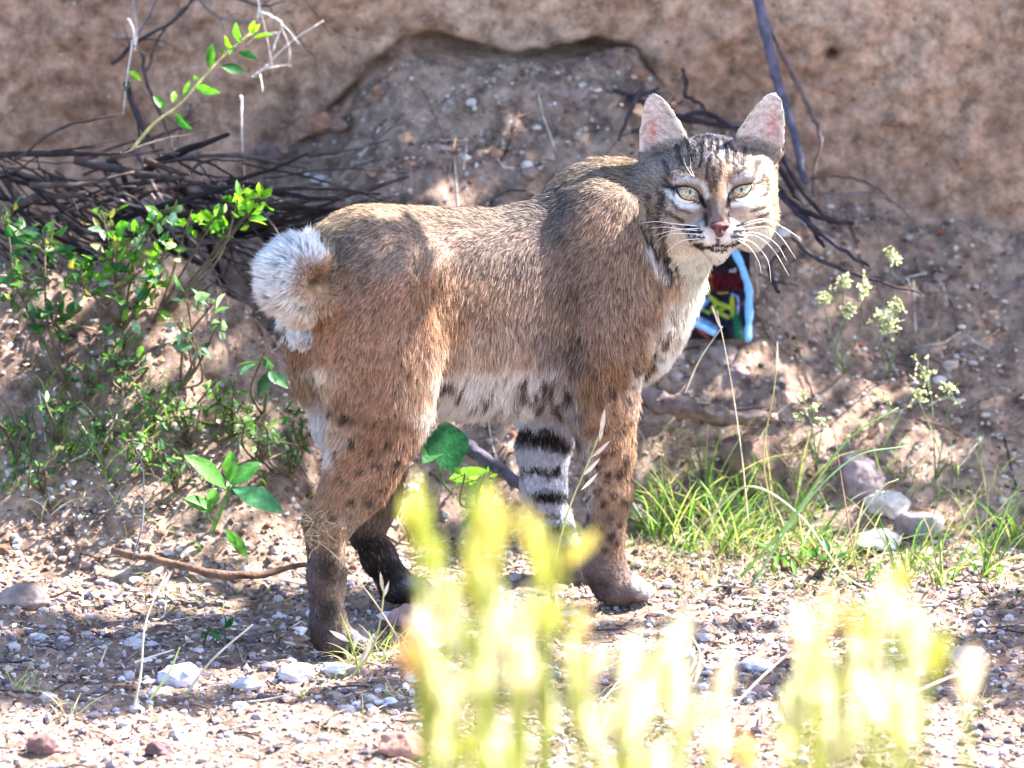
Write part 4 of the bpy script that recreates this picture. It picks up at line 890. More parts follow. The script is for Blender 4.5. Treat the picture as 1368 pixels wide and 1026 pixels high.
for i, (pts, r, c) in enumerate([([(150,85,.8),(190,52,.79),(240,22,.79),(262,-15,.8)],3.5,(58,50,52)),([(160,52,.8),(185,46,.8),(215,-10,.82)],2.2,(96,92,100)),([(168,110,.75),(182,150,.72),(205,195,.68),(240,250,.62)],5,(54,46,50)),([(190,70,.79),(196,110,.76),(222,170,.7),(235,215,.66)],3,(66,56,58)),
    ([(256,140,.8),(240,180,.74),(228,222,.68)],2.4,(84,74,76)),([(196,95,.8),(214,48,.79),(250,8,.8),(290,-12,.8)],2,(80,70,70)),([(262,-5,.8),(290,22,.78),(330,28,.78),(372,18,.78)],2,(104,96,96)),([(300,-10,.79),(345,8,.78),(380,2,.79)],2,(70,60,60)),([(176,-10,.8),(182,40,.79),(180,70,.78)],1.8,(150,146,150)),
    ([(180,200,.7),(230,290,.58),(265,330,.54),(290,372,.48),(303,410,.45)],2.6,(104,90,92)),([(388,30,.82),(405,60,.82),(420,74,.82)],1.5,(96,76,70)),([(404,-5,.82),(430,30,.82),(442,48,.82)],1.3,(96,76,70))]):
    branch('bare_twig', [p for p in pts], [r, r*0.8, r*0.4], c, 'bare dark twig against the bank above the stick heap', 'twig', 'bare twigs on the bank at upper left', None, 2, 6)
for i, pts in enumerate([[(345,-10,.7),(346,12,.7),(344,28,.7)], [(347,14,.7),(362,22,.69),(376,30,.69),(372,44,.69),(364,68,.69)], [(338,102,.7),(347,96,.7),(356,88,.7)], [(322,128,.7),(323,138,.7),(323,150,.7)], [(172,25,.7),(178,40,.7),(181,62,.7)]]):
    branch('dry_seed_twig', pts, [1.6, 1.5, 1.0], (214, 208, 206), ['white dry twig hanging straight from the top edge, above the leafy sprig','crooked white dry twig with side spurs beside the leafy sprig tip','short slanted white twig hanging below the leafy sprig','tiny upright white catkin floating against the bank on its thread','white dry twig at the upper left corner of the bank'][i], 'twig', None, None, 3 if i in (1, 2) else 1, 6)

# ------------------------------------------------------------------ torn snack bag
def bag():
    o = empty('snack_bag', ground_at(965, 470)); tag(o, 'torn dark snack bag with yellow scrawl and light blue edge under the chin', 'litter')
    n1, n2 = 130, 130; U, V_ = np.meshgrid(np.linspace(0, 1, n1), np.linspace(0, 1, n2), indexing='ij')
    PXb = 912+U*90; PYb = 335+V_*118-(1-U)*0+U*0
    gp = [330, 360, 390, 420, 460]; gyv = [ground_at(958, v)[1]-0.018 for v in gp]
    Yb = np.interp(PYb, gp, gyv)-0.006*np.sin(U*7+V_*3)-0.007*fbm(U*7, V_*7, 0, 3, 5)-0.003*noise(U*22, V_*22, 0, 6)
    p = np.array([P(a, b, y) for a, b, y in zip(PXb.ravel(), PYb.ravel(), Yb.ravel())]); px, py = PXb.ravel(), PYb.ravel()
    c = np.ones((len(p), 3))*np.array([44, 38, 48]); f = (1-sstep(384, 392, py))[:, None]; c = c*(1-f)+np.array([92, 18, 26])*f; f = (1-sstep(358, 368, py))[:, None]; c = c*(1-f)+np.array([40, 32, 38])*f; f = ((py < 388) & (py > 366) & (px < 952))[:, None]*0.7; c = c*(1-f)+np.array([170, 88, 40])*f
    def st(pts, w, col):
        nonlocal c
        f = np.clip(1.6-seg_d(px, py, pts)/w, 0, 1)[:, None]; c = c*(1-f)+np.array(col)*f
    st([(945,394),(958,404),(972,412),(980,420)],6.5,(18,22,50)); st([(979,396),(981,424)],6.5,(18,22,50)); st([(952,412),(965,422),(975,428)],6.5,(18,22,50)); st([(930,408),(948,420)],5,(18,22,50))
    st([(948,397),(958,404),(968,409),(978,412)],3.2,(190,196,60)); st([(978,398),(979,422)],3.2,(196,200,62)); st([(952,412),(964,420),(972,424)],2.8,(200,204,80)); st([(955,406),(953,416),(966,413)],2.4,(170,186,60)); st([(935,412),(947,418)],2.4,(150,170,60))
    st([(930,398),(944,402),(936,410)],3.4,(130,180,235)); st([(978,393),(985,396),(987,405),(985,424)],1.6,(165,170,215)); st([(922,424),(940,432),(954,440)],5.5,(150,190,235)); st([(934,440),(944,450)],2.2,(210,90,80)); st([(984,425),(987,452)],5,(40,120,84)); st([(960,392),(972,391)],1.2,(200,160,60))
    idx = np.arange(n1*n2).reshape(n1, n2); F = np.stack([idx[:-1, :-1], idx[1:, :-1], idx[1:, 1:], idx[:-1, 1:]], -1).reshape(-1, 4)
    m = col_mat('bag_foil', 0.6, 0.12, 120, 0, 0.12)
    mesh_obj('printed_face', p, F, m, o, srgb(c)*0.65)
    mb = MB(); tube(mb, spline([*[P(a_, b_, float(np.interp(b_, gp, gyv))-.022) for a_, b_ in ((980,335),(989,352),(998,378),(1001,405),(1000,432),(998,456))]], 22), np.array([4.6,5,5.4,5,5,3.4])[np.linspace(0, 5, 22).astype(int)]*PX, srgb((128, 180, 222)), 10, None, 0.6, 3)
    mb.build('folded_edge', col_mat('bag_edge', 0.4, 0.08, 150, 0, 0.5), o)
    mb = MB(); tube(mb, spline([*[P(a_, b_, float(np.interp(b_, gp, gyv))-.018) for a_, b_ in ((918,428),(936,436),(955,446))]], 10), np.array([4.5]*10)*PX, srgb((150, 195, 240)), 8, None, 0.2, 5); mb.build('folded_edge', m, o)
bag()

# ------------------------------------------------------------------ plants
G1, G2, G3, G4 = (70,130,35), (110,165,40), (40,92,38), (62,100,66)
def q(px, py, Y): return P(px, py, Y)
def zl(X, Yv, s, ox, oy, Yd): return P(ox+X/s, oy+Yv/s, Yd)
# leafy sprig at the upper left
t = empty('leafy_sprig', P(176, 200, .55)); tag(t, 'slanting leafy sprig with glossy green leaves against the upper left bank', 'sprig')
mb = MB(); tube(mb, spline([P(176,200,.52), P(205,166,.53), P(240,140,.53), P(268,108,.54), P(300,74,.55), P(338,42,.56)], 24), np.linspace(2.6, 1.6, 24)*PX, srgb((176, 160, 110)), 7); mb.build('stem', M_bark, t)
mb = MB()
for (a, b, c, d, w, col) in [(545,210,520,118,48,G1),(600,170,612,104,38,G2),(608,188,702,165,34,G2),(538,252,624,286,44,G3),(448,322,572,352,58,G3),(392,330,408,213,50,G1),(320,418,442,456,50,G1),(265,470,300,394,30,G2),(215,502,226,445,36,G2),(178,540,120,462,46,G1),(225,556,302,632,56,G3),
                           (500,240,470,180,34,G2),(520,225,490,262,26,G1),(470,265,455,220,30,G1),(600,160,640,120,26,G2),(60,395,5,350,46,G2),(30,400,-20,440,40,G3),(340,400,318,368,22,G2),(400,345,420,290,26,G2)]:
    leaf(mb, zl(a, b, 3.662, 172, 0, .54), zl(c, d, 3.662, 172, 0, .52+0.03*math.sin(a)), w/3.662*PX, (0.3*math.sin(a), -1, 0.4+0.4*math.cos(b)), srgb(col), srgb(tuple(min(255, int(v*1.15)) for v in col)), 0.3, 0.12)
mb.build('leaves', M_leaf, t)

def shrub(name, base, spots, nleaf, size, cols, label, cat='shrub', group=None, stemc=(96,84,66), seed=1, mat=None, wid=0.5, up=0.3):
    """spots: (px, py, Y, radius px) clusters of leaves, each on its own stem from the base"""
    r = np.random.default_rng(seed); b = ground_at(*base) if len(base) == 2 else P(*base); t = empty(name, b); tag(t, label, cat, group)
    st = MB(); lf = MB(); tot = sum(s[3]**1.3 for s in spots)
    for (px, py, Y, rad) in spots:
        c = P(px, py, Y); mid = (b+c)/2+r.normal(size=3)*0.012; pts = spline([b, mid, c, c+(c-mid)*0.25], 14); tube(st, pts, np.linspace(2.4, 0.8, 14)*PX, srgb(stemc), 6)
        for k in range(max(4, int(nleaf*rad**1.3/tot))):
            v = r.normal(size=3); v /= np.linalg.norm(v); rr = rad*PX*r.random()**0.5; a = c+v*rr*np.array([1, .7, .9]); d = v*0.7+np.array([r.normal()*0.6, -0.3+r.normal()*0.5, up+r.normal()*0.5]); d /= np.linalg.norm(d)
            L = size*PX*r.uniform(0.55, 1.2); base_l = a
            if k % 3 == 0: tube(st, spline([pts[8+k % 5], (pts[8+k % 5]+a)/2+r.normal(size=3)*0.003, a], 5), 0.7*PX, srgb(stemc), 4)
            leaf(lf, base_l, base_l+d*L, L*wid*r.uniform(0.75, 1.2), r.normal(size=3)+np.array([0, -0.7, 0.9]), srgb(cols[r.integers(len(cols))])*r.uniform(0.7, 1.25), None, 0.25, 0.2, 0.42, 5)
    st.build('stems', M_bark, t); lf.build('leaves', mat or M_leaf, t); return t
shrub('leafy_shrub', (205,440), [(318,268,.42,16),(345,266,.42,14),(330,288,.42,16),(285,296,.42,18),(250,300,.42,14),(300,312,.42,10)], 70, 24, [G2,(150,200,60),G1,(130,185,60)], 'bright lime-leaved shrub tip reaching over the dirt mound towards the tail', seed=3)
shrub('leafy_shrub', (165,450), [(215,292,.40,22),(190,320,.38,26),(222,335,.38,22),(185,365,.38,26),(212,372,.38,20),(180,405,.36,26),(205,412,.36,16),(150,345,.38,34),(110,380,.38,34),(140,300,.4,26)], 165, 25, [G1,G2,G3,(84,130,44),(150,180,150),(44,80,38),(120,120,60)], 'dense bright green shrub left of the bare dirt mound', seed=4)
shrub('leafy_shrub', (90,520), [(60,330,.40,40),(20,380,.38,44),(70,430,.36,36),(10,300,.42,34)], 130, 27, [(52,96,34),G3,G4,(90,100,50)], 'darker green shrub at the far left below the stick heap', seed=5)
shrub('grey_sprig', (240,520), [(250,400,.33,14),(280,412,.33,16),(240,438,.33,14),(290,435,.33,12),(262,462,.33,12),(250,455,.33,8)], 34, 26, [G4,(110,140,120),(84,120,84),(150,170,150)], 'sparse grey-green sprig growing on the bare dirt mound', 'sprig', seed=6)
shrub('small_weed', (352,560), [(360,495,.27,8),(350,480,.27,8)], 8, 34, [(70,112,70),G4], 'small weed with two oval leaves on the mound beside the thigh', 'weed', seed=7)
for i, (px, py) in enumerate([(205,560),(255,575),(310,570),(345,600),(190,620),(235,640),(390,620),(140,590),(80,570),(60,640),(300,548),(400,580),(170,510),(20,600),(120,520),(160,480)]):
    shrub('small_weed', (px, py+22), [(px-8, py-16, ground_at(px, py+22)[1]-.01, 12), (px+12, py-28, ground_at(px, py+22)[1]-.01, 11), (px, py-6, ground_at(px, py+22)[1]-.01, 13), (px-18, py-30, ground_at(px, py+22)[1]-.02, 10)], 34, 17, [G1,G4,G3,(96,140,60),(120,150,110)], 'low leafy weed in the undergrowth left of the hind legs', 'weed', 'low weeds left of the hind legs', seed=20+i, wid=0.38)
# broad-leaved plant
t = empty('broad_leaved_plant', ground_at(282, 712)); tag(t, 'young plant with big oval mid-green leaves on the ground left of the hind legs', 'plant')
gy = ground_at(282, 712)[1]; mb = MB()
tube(mb, spline([P(282,714,gy), P(296,680,gy-.01), P(308,648,gy-.02)], 10), np.linspace(3.4, 2.4, 10)*PX, srgb((120, 150, 90)), 7); tube(mb, spline([P(284,700,gy), P(278,690,gy), P(276,672,gy)], 6), 1.8*PX, srgb((110, 140, 80)), 6); mb.build('stem', M_leaf, t)
for (a, b, c, d, w, col, dy) in [(305,170,178,62,70,(74,128,52),-.03),(308,150,316,50,52,(96,160,50),.01),(310,160,402,82,60,(52,112,44),.02),(318,165,474,236,82,(66,124,84),-.04),(260,235,168,196,56,(60,124,40),-.02),(255,225,262,165,44,(96,160,60),.01),(298,292,366,378,42,(92,150,50),-.03),(300,300,330,340,26,(70,130,44),-.03),(225,360,204,330,20,(60,120,40),-.02)]:
    mb = MB(); leaf(mb, zl(a, b, 2.30, 172, 580, gy-.02), zl(c, d, 2.30, 172, 580, gy-.02+dy), w/2.30*PX, (0.1, -0.8, 0.9), srgb(col), None, 0.22, 0.15, 0.45, 10); mb.build('leaf', M_leaf, t)
t = empty('broad_leaved_plant', ground_at(604, 660)); tag(t, 'dark green broad leaf standing under the belly behind the hind leg', 'plant'); gy = 0.26
mb = MB(); tube(mb, spline([ground_at(604, 660), P(590,640,gy+.03), P(584,600,gy+.02), P(590,568,gy+.02)], 12), 1.8*PX, srgb((80, 120, 60)), 6); mb.build('stem', M_leaf, t)
for (a, b, c, d, w, col) in [(594,562,603,632,60,(36,96,52)),(590,580,566,618,34,(52,116,56)),(600,640,650,628,22,(110,160,60))]:
    mb = MB(); leaf(mb, P(a, b, gy+.02), P(c, d, gy-.02), w*PX, (0, -1, 0.5), srgb(col), None, 0.15, 0.1, 0.4, 10); mb.build('leaf', M_leaf, t)
shrub('seedling', (284,858), [(278,842,-.09,6),(300,842,-.09,6)], 9, 20, [G3,(52,104,50)], 'little dark green seedling on the shaded gravel left of the hind paw', 'seedling', seed=9)
shrub('seedling', (640,680), [(620,640,.2,12),(645,640,.2,12),(660,660,.2,10)], 26, 14, [(150,185,90),G2,(110,160,60)], 'low bright seedling cluster under the belly', 'seedling', seed=10)
shrub('seedling', (1045,760), [(1040,738,.17,10),(1056,742,.17,8),(1030,748,.17,8)], 16, 24, [G1,(80,150,50)], 'broad-bladed green seedling at the foot of the right-hand grass', 'seedling', seed=12, wid=0.3)
shrub('seedling', (1095,765), [(1090,748,.17,9),(1108,744,.17,8)], 12, 22, [G3,(52,110,50)], 'darker seedling right of the broad-bladed green one', 'seedling', seed=13, wid=0.35)
# pale flowering sprigs
def flowers(name, base, spots, label, seed, n=16, sz=7):
    r = np.random.default_rng(seed); b = ground_at(*base); t = empty(name, b); tag(t, label, 'flowering sprig'); st = MB()
    for (px, py, Y, rad) in spots:
        fl = MB()
        c = P(px, py, Y); tube(st, spline([b, (b+c)/2+r.normal(size=3)*0.01, c], 10), np.linspace(1.3, 0.7, 10)*PX, srgb((112, 128, 96)), 5)
        for k in range(n):
            v = r.normal(size=3)*rad*PX*0.55; a = c+v; tube(st, np.array([c, (c+a)/2+r.normal(size=3)*0.002, a]), 0.5*PX, srgb((120, 132, 100)), 4)
            for j in range(3):
                d = r.normal(size=3)+np.array([0, -0.3, 0.4]); d /= np.linalg.norm(d); leaf(fl, a, a+d*sz*PX*r.uniform(0.7, 1.2), sz*0.6*PX, r.normal(size=3)+np.array([0, -1, .5]), srgb((206, 204, 160) if r.random() < 0.75 else (140, 160, 96)), None, 0.3, 0.2, 0.5, 4)
        fl.build('flower_cluster', M_petal, t)
    st.build('stems', M_bark, t)
flowers('flowering_sprig', (1128,500), [(1128,380,.42,14),(1152,388,.42,14),(1100,396,.42,10),(1135,412,.42,9)], 'cream-flowered sprig on the slope right of the snack bag', 31)
flowers('flowering_sprig', (1186,510), [(1176,424,.42,12),(1196,410,.42,12),(1190,436,.42,10),(1195,345,.46,10)], 'cream-flowered sprig right of and below the other large one', 32)
flowers('flowering_sprig', (1092,640), [(1072,528,.36,8),(1088,545,.36,9),(1100,562,.36,8),(1068,556,.36,7)], 'tiny white-flowered sprig above the right-hand grass', 33, 9, 5)
flowers('flowering_sprig', (1250,640), [(1240,500,.36,16),(1270,520,.36,14),(1225,530,.36,12)], 'cream-flowered sprig beyond the rocks at the far right', 34)
flowers('flowering_sprig', (1178,560), [(1170,528,.38,6),(1186,534,.38,6)], 'very small white sprig between the boulder and the larger flowers', 35, 7, 5)

# grass
def tuft(px, py, n, L, spread, cols, label, group, lean=(0, 0), w=2.6, droop=0.5, name='grass_tuft', mat=None, seed=0, cat='grass tuft', rad=10):
    r = np.random.default_rng(seed+500); g = ground_at(px, py); b = g+np.stack([r.normal(size=n)*rad*PX, r.normal(size=n)*rad*PX*0.8, np.zeros(n)], -1); b[:, 2] = H(b[:, 0], b[:, 1])-0.003
    d = np.stack([r.normal(size=n)*spread+lean[0], r.normal(size=n)*spread+lean[1], np.ones(n)], -1)
    pal = srgb(np.array(cols, float)); c = pal[r.integers(0, len(cols), n)]*r.uniform(0.7, 1.2, (n, 1))
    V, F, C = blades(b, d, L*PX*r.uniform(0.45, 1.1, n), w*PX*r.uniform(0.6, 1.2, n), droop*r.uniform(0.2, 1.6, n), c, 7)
    return tag(mesh_obj(name, V, F, mat or M_grass, None, C, True, g), label, cat, group)
GC = [(84,132,48),(116,158,62),(58,98,40),(166,184,110),(88,120,66),(190,186,130)]
GD = [(196,182,140),(170,152,116),(216,206,176)]
GR = 'sunlit green grass tufts right of the forelegs'
for i, (px, py, n, L) in enumerate([(862,720,26,90),(885,735,30,120),(905,715,24,110),(925,742,34,130),(950,722,26,110),(968,748,34,110),(990,730,26,100),(1012,752,30,90),(1040,735,24,100),(1062,765,26,80),(1085,748,22,110),(1110,772,26,90),(1135,760,20,90),(880,690,20,110),(940,690,18,120),(1000,700,18,110),
                                     (1160,785,20,70),(1215,770,26,110),(1260,790,30,100),(1320,780,30,110),(1360,740,26,120),(1055,700,16,120)]):
    tuft(px, py-6, int(n*0.75), L*1.45, 0.36, GC, 'bright green grass tuft between the near foreleg and the pale rocks', GR, (0.12, -0.1), 3.0, 0.6, seed=i)
for i, (px, py) in enumerate([(870,760),(905,772),(945,775),(985,778),(1030,785),(1075,790),(860,735),(1120,792),(915,752),(1000,765),(880,640),(930,625),(990,640),(1060,640),(1110,650),(900,590),(1030,600),(1090,600),(1150,590),(1210,640),(860,670)]):
    tuft(px, py, 24, 46, 0.7, GD, 'straw-coloured dry grass at the foot of the green tufts', 'dry grass at the foot of the green tufts', (0, -0.1), 1.8, 0.7, 'dry_grass_tuft', M_dry, 60+i, 'dry grass', 10)
GL = 'green grass tufts in the undergrowth left of the hind legs'
for i, (px, py, n, L) in enumerate([(190,560,22,70),(215,585,20,80),(180,600,24,80),(250,600,16,60),(160,640,20,90),(340,560,12,60),(300,590,18,60),(130,600,22,90),(90,620,24,90),(40,600,24,100),(20,650,22,90),(225,540,16,60),(380,600,12,50),(350,640,12,50),(70,540,20,90)]):
    tuft(px, py, n, L, 0.5, [(92,140,52),(70,112,48),(120,160,70),(60,96,56)], 'green grass tuft in the undergrowth left of the hind legs', GL, (0, -0.1), 2.6, 0.6, seed=100+i)
for i, (px, py, n, L, c) in enumerate([(474,890,22,80,1),(505,885,20,90,1),(540,870,18,80,1),(458,900,12,50,1),(520,935,18,60,0),(440,905,10,36,1),(398,935,7,46,1),(600,960,20,60,0),(640,985,20,60,0),(490,960,14,50,0),(270,935,7,40,1),(560,910,14,60,0),(435,985,7,46,1),(900,960,16,60,0),(860,990,14,70,0),(1060,960,14,60,0),(90,960,14,60,0),(30,930,12,60,1),(1300,960,14,60,0),(1240,900,12,60,1),(720,930,18,90,0),(800,950,16,90,0)]):
    tuft(px, py, n, L, 0.55, [(140,170,70),(186,190,120),(206,200,160)] if c else GD+[(150,165,80)], ['wispy straw-and-green grass on the sunlit gravel in front of the bobcat','thin pale green grass growing from the gravel in front of the bobcat'][c], 'thin grass on the gravel flat', (0.05, 0), 2.0, 0.6, 'grass_wisp', M_grass if c else M_dry, 200+i, 'grass')
n = 5200; x = rng.uniform(-0.95, 0.95, n); y = rng.uniform(0.05, 0.5, n); pxx = pxat(x, y); k = (((pxx < 430) & (y < 0.33)) | (pxx > 835)) & ((noise(x*9, y*9, 0, 4)+rng.normal(size=n)*0.2) > -0.1); x, y = x[k], y[k]; n = len(x)
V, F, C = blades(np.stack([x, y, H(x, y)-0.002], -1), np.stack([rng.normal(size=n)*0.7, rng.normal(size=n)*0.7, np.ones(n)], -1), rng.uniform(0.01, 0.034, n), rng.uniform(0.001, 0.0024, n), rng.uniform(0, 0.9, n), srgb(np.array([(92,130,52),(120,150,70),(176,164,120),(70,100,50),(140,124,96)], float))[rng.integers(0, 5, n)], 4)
tag(mesh_obj('grass', V, F, M_grass, None, C), 'short mixed green and straw grass along the foot of the slope', 'grass', None, 'stuff')
for i in range(34):
    lr = np.random.default_rng(900+i); x = lr.uniform(855, 1340); y = lr.uniform(640, 790)
    tuft(x, y, 5, lr.uniform(100, 190), 0.35, GC if i % 2 else GD+[(150,170,90)], ['lone wisp of long straw rising out of the right-hand grass','lone wisp of long green blades rising out of the right-hand grass'][i % 2], ['long straw wisps in the right-hand grass','long green wisps in the right-hand grass'][i % 2], (0.1, -0.05), 1.9, 0.45, 'grass_wisp', M_grass if i % 2 else M_dry, 900+i, 'grass')
for i in range(16):
    lr = np.random.default_rng(950+i); x = lr.uniform(40, 420); y = lr.uniform(520, 700)
    tuft(x, y, 6, lr.uniform(60, 110), 0.5, GD+[(120,150,80)], 'thin straw wisp in the weeds left of the hind legs', 'straw wisps left of the hind legs', (0.1, -0.05), 1.7, 0.5, 'grass_wisp', M_dry, 950+i, 'grass')
# single long stalks
def stalk(pts, r, c, label, head=None, name='grass_stalk', leafc=None, cat='grass stalk', group=None):
    w = spline([P(*p) for p in pts], 26); b = w[0]; t = empty(name, b); tag(t, label, cat, group); mb = MB(); tube(mb, w, np.linspace(r, r*0.5, 26)*PX, srgb(c), 6, srgb(leafc) if leafc else None); mb.build('stem', M_dry, t)
    if head:
        hb = MB()
        for (a, d, wd) in head: leaf(hb, P(*a), P(*d), wd*PX, (0.3, -1, 0.2), srgb((214, 200, 176)), srgb((226, 206, 196)), 0.5, 0.05, 0.4, 6)
        hb.build('seed_head', M_petal, t)
    return t
stalk([(736,800,-.06),(742,750,-.09),(760,680,-.1),(785,620,-.1),(803,575,-.1)], 1.7, (186,190,130), 'tall slender grass stalk with pale spikelets standing before the forelegs', [((802,580,-.1),(808,546,-.1),7),((801,590,-.1),(805,562,-.1),6),((789,612,-.1),(815,589,-.1),6),((778,636,-.1),(802,612,-.1),6),((776,655,-.1),(799,632,-.1),5)])
stalk([(1035,700,.25),(1020,610,.25),(1034,520,.25),(1038,458,.25)], 1.2, (170,160,110), 'thin upright dry stalk rising past the end of the fallen branch', [((1037,500,.25),(1039,455,.25),4)])
stalk([(1000,700,.24),(990,600,.24),(975,500,.25),(958,415,.25)], 1.0, (214,204,180), 'thin bleached stalk crossing in front of the snack bag', [((963,440,.25),(951,408,.25),4)])
stalk([(915,525,.3),(935,480,.3),(965,436,.3)], 1.2, (220,210,190), 'short bleached stalk leaning right in front of the snack bag')
stalk([(1150,790,.14),(1132,690,.16),(1118,600,.18),(1112,560,.2)], 1.2, (150,120,100), 'brown upright stalk in front of the purple-grey boulder')
stalk([(990,770,.16),(1060,690,.14),(1130,590,.12),(1200,545,.12)], 2.4, (150,190,110), 'long light green blade arching to the right over the grass', None, 'arching_grass')
stalk([(1000,790,.14),(1070,680,.12),(1140,612,.12),(1210,596,.12)], 2.0, (160,196,140), 'second long blade arching below the first long light green blade', None, 'arching_grass')
stalk([(940,700,.2),(1000,650,.18),(1070,690,.15),(1130,770,.12),(1200,800,.1)], 2.0, (200,206,160), 'pale bent blade drooping down to the right in the grass', None, 'arching_grass')
stalk([(1100,780,.14),(1130,720,.12),(1175,655,.12),(1200,640,.12)], 1.6, (214,210,170), 'straight pale straw leaning against the bright white rock', None, 'straw')
stalk([(905,1010,-.45),(915,930,-.45),(935,880,-.45),(925,850,-.45)], 1.5, (222,214,180), 'drooping oat-like grass left of the blue-grey gravel patch', [((926,852,-.45),(913,880,-.45),6),((933,870,-.45),(922,900,-.45),6),((936,884,-.45),(928,915,-.45),6)])
stalk([(930,1010,-.5),(950,950,-.5),(972,900,-.5),(978,860,-.5)], 1.5, (226,218,186), 'drooping oat-like grass on the blue-grey gravel patch', [((978,862,-.5),(960,885,-.5),6),((976,880,-.5),(964,908,-.5),6),((970,900,-.5),(958,930,-.5),6),((978,870,-.5),(978,902,-.5),6)])
stalk([(955,970,-.5),(1010,912,-.45),(1045,880,-.4),(1090,840,-.4)], 1.8, (206,180,160), 'pinkish dry straw slanting up across the blue-grey gravel patch', None, 'straw')
stalk([(1100,1020,-.6),(1150,965,-.55),(1200,935,-.55),(1280,900,-.5)], 3.6, (206,184,166), 'pale thick straw at the lower right corner of the gravel', None, 'straw')
stalk([(176,960,-.35),(188,900,-.35),(195,830,-.33),(222,765,-.3)], 1.8, (206,196,180), 'pale dry stalk rising at the left side of the gravel', [((212,790,-.3),(230,762,-.3),6),((205,800,-.3),(216,776,-.3),5)])
stalk([(180,885,-.3),(200,878,-.3),(232,868,-.3)], 1.8, (216,208,190), 'short pale straw crossing the dry stalk at the left', None, 'straw')
stalk([(250,925,-.3),(285,880,-.3),(338,834,-.28)], 2.2, (206,194,176), 'slanting straw on the gravel left of the near hind paw', None, 'straw')
stalk([(200,935,-.33),(225,900,-.33),(240,865,-.33)], 2.0, (190,206,140), 'pale green stalk beside the lilac-white stone')
stalk([(178,745,.1),(190,700,.1),(192,640,.12),(186,600,.12)], 1.5, (140,140,150), 'grey hanging stalk at the left in the shade', None, 'straw')
stalk([(480,900,-.25),(470,860,-.26),(455,820,-.27)], 1.6, (170,190,80), 'bright green-tipped stalk before the near hind foot', [((468,858,-.26),(440,842,-.27),7),((472,868,-.26),(478,842,-.26),7),((478,890,-.26),(500,850,-.27),7)])
stalk([(470,905,-.25),(500,860,-.26),(512,800,-.27),(510,770,-.27)], 1.5, (196,190,130), 'thin arching stalk between the two hind paws', [((511,790,-.27),(508,764,-.27),5),((511,800,-.27),(520,776,-.27),5)])
stalk([(560,905,-.22),(530,850,-.24),(490,790,-.25),(440,735,-.25),(405,715,-.25)], 1.3, (186,166,140), 'thin dry stem arching up to the hock of the near hind leg', None, 'straw')
t = empty('dry_seed_spray', P(418, 735, -.26)); tag(t, 'pale feathery dry seed spray hanging in front of the near hock', 'seed spray'); mb = MB()
rr_ = np.random.default_rng(5)
for k in range(46):
    a = np.array([rr_.normal(418, 10), rr_.normal(706, 13)]); an = rr_.uniform(0, 6.28); L = rr_.uniform(8, 20)
    tube(mb, spline([P(a[0], a[1], -.25+rr_.normal()*.01), P(a[0]+math.cos(an)*L*.5+rr_.normal()*2, a[1]+math.sin(an)*L*.5, -.25), P(a[0]+math.cos(an)*L, a[1]+math.sin(an)*L, -.25+rr_.normal()*.01)], 6), 0.55*PX, srgb((186, 168, 140)), 4)
tube(mb, spline([P(405,715,-.25), P(425,700,-.25), P(440,735,-.25), P(432,690,-.25)], 16), 1.0*PX, srgb((150, 126, 100)), 5)
mb.build('twigs', M_dry, t)

# ------------------------------------------------------------------ yellow-tipped shrubs close to the camera, far out of focus
def fore(label, Y, items, seed, cols, name='yellow_shrub', extra=0, box=None):
    r = np.random.default_rng(seed); cx = float(np.mean([i[0] for i in items])); b = P(cx, 1020, Y); b[2] = float(H(b[0], Y)); t = empty(name, b); tag(t, label, 'shrub', None); st, lf = MB(), MB()
    its = list(items)
    for k in range(extra):
        x = r.uniform(box[0], box[1]); y = r.uniform(box[2], box[3]); its.append((x, y, x+r.normal()*18, y-r.uniform(60, 130), r.uniform(24, 44), 1))
    for (x0, y0, x1, y1, w, ci) in its:
        Yk = Y+r.normal()*0.06; a, c = P(x0, y0, Yk), P(x1, y1, Yk+r.normal()*0.03); col = srgb(cols[ci][r.integers(len(cols[ci]))])*r.uniform(0.85, 1.1)
        leaf(lf, a, c, w*PX*0.37, (r.normal()*0.5, -1, 0.3), col, col*0.95, 0.35, 0.1, 0.5, 8)
        for s_ in (-1, 1): leaf(lf, a+(c-a)*0.25*r.random(), a+(c-a)*0.8+np.array([s_*w*0.35*PX, 0.01*s_, 0]), w*PX*0.2, (s_*0.8, -1, 0.3), col, col, 0.3, 0.2, 0.5, 6)
        tube(st, spline([b+np.array([r.normal()*0.02, r.normal()*0.02, 0]), (b+a)/2+np.array([r.normal()*0.02+(a[0]-b[0])*0.2, 0, 0]), a, a+(c-a)*0.6], 14), np.linspace(4.6, 2.2, 14)*PX, srgb((150, 156, 74)), 6)
    st.build('stems', M_dry, t); lf.build('leaves', M_fore, t); return t
M_fore = col_mat('yellow_leaf', 0.6, 0.1, 30, 0.5, 0.15)
YC = {0: [(172,168,74),(160,164,66),(184,168,84)], 1: [(206,200,156),(214,204,168),(200,194,136),(220,200,168)], 2: [(200,160,100),(206,170,120)], 3: [(104,140,30),(120,150,36)]}
fore('yellow-leaved shrub out of focus right in front of the hind legs', -3.1, [(565,760,556,628,40,0),(590,800,570,690,40,0),(555,740,536,660,26,0),(600,860,590,750,44,1),(575,900,560,800,40,1),(560,930,545,830,40,2),(620,900,605,800,40,1),(600,980,590,880,50,1)], 1, YC, extra=4, box=(540,640,930,1060))
fore('taller lime-yellow shrub out of focus under the belly', -3.3, [(640,740,634,622,44,3),(660,780,655,640,50,0),(625,790,640,690,40,0),(660,860,650,750,46,1),(690,900,665,790,46,1),(668,740,676,668,30,0),(640,940,650,830,46,1),(645,830,620,740,36,0)], 2, YC, extra=5, box=(610,710,900,1060))
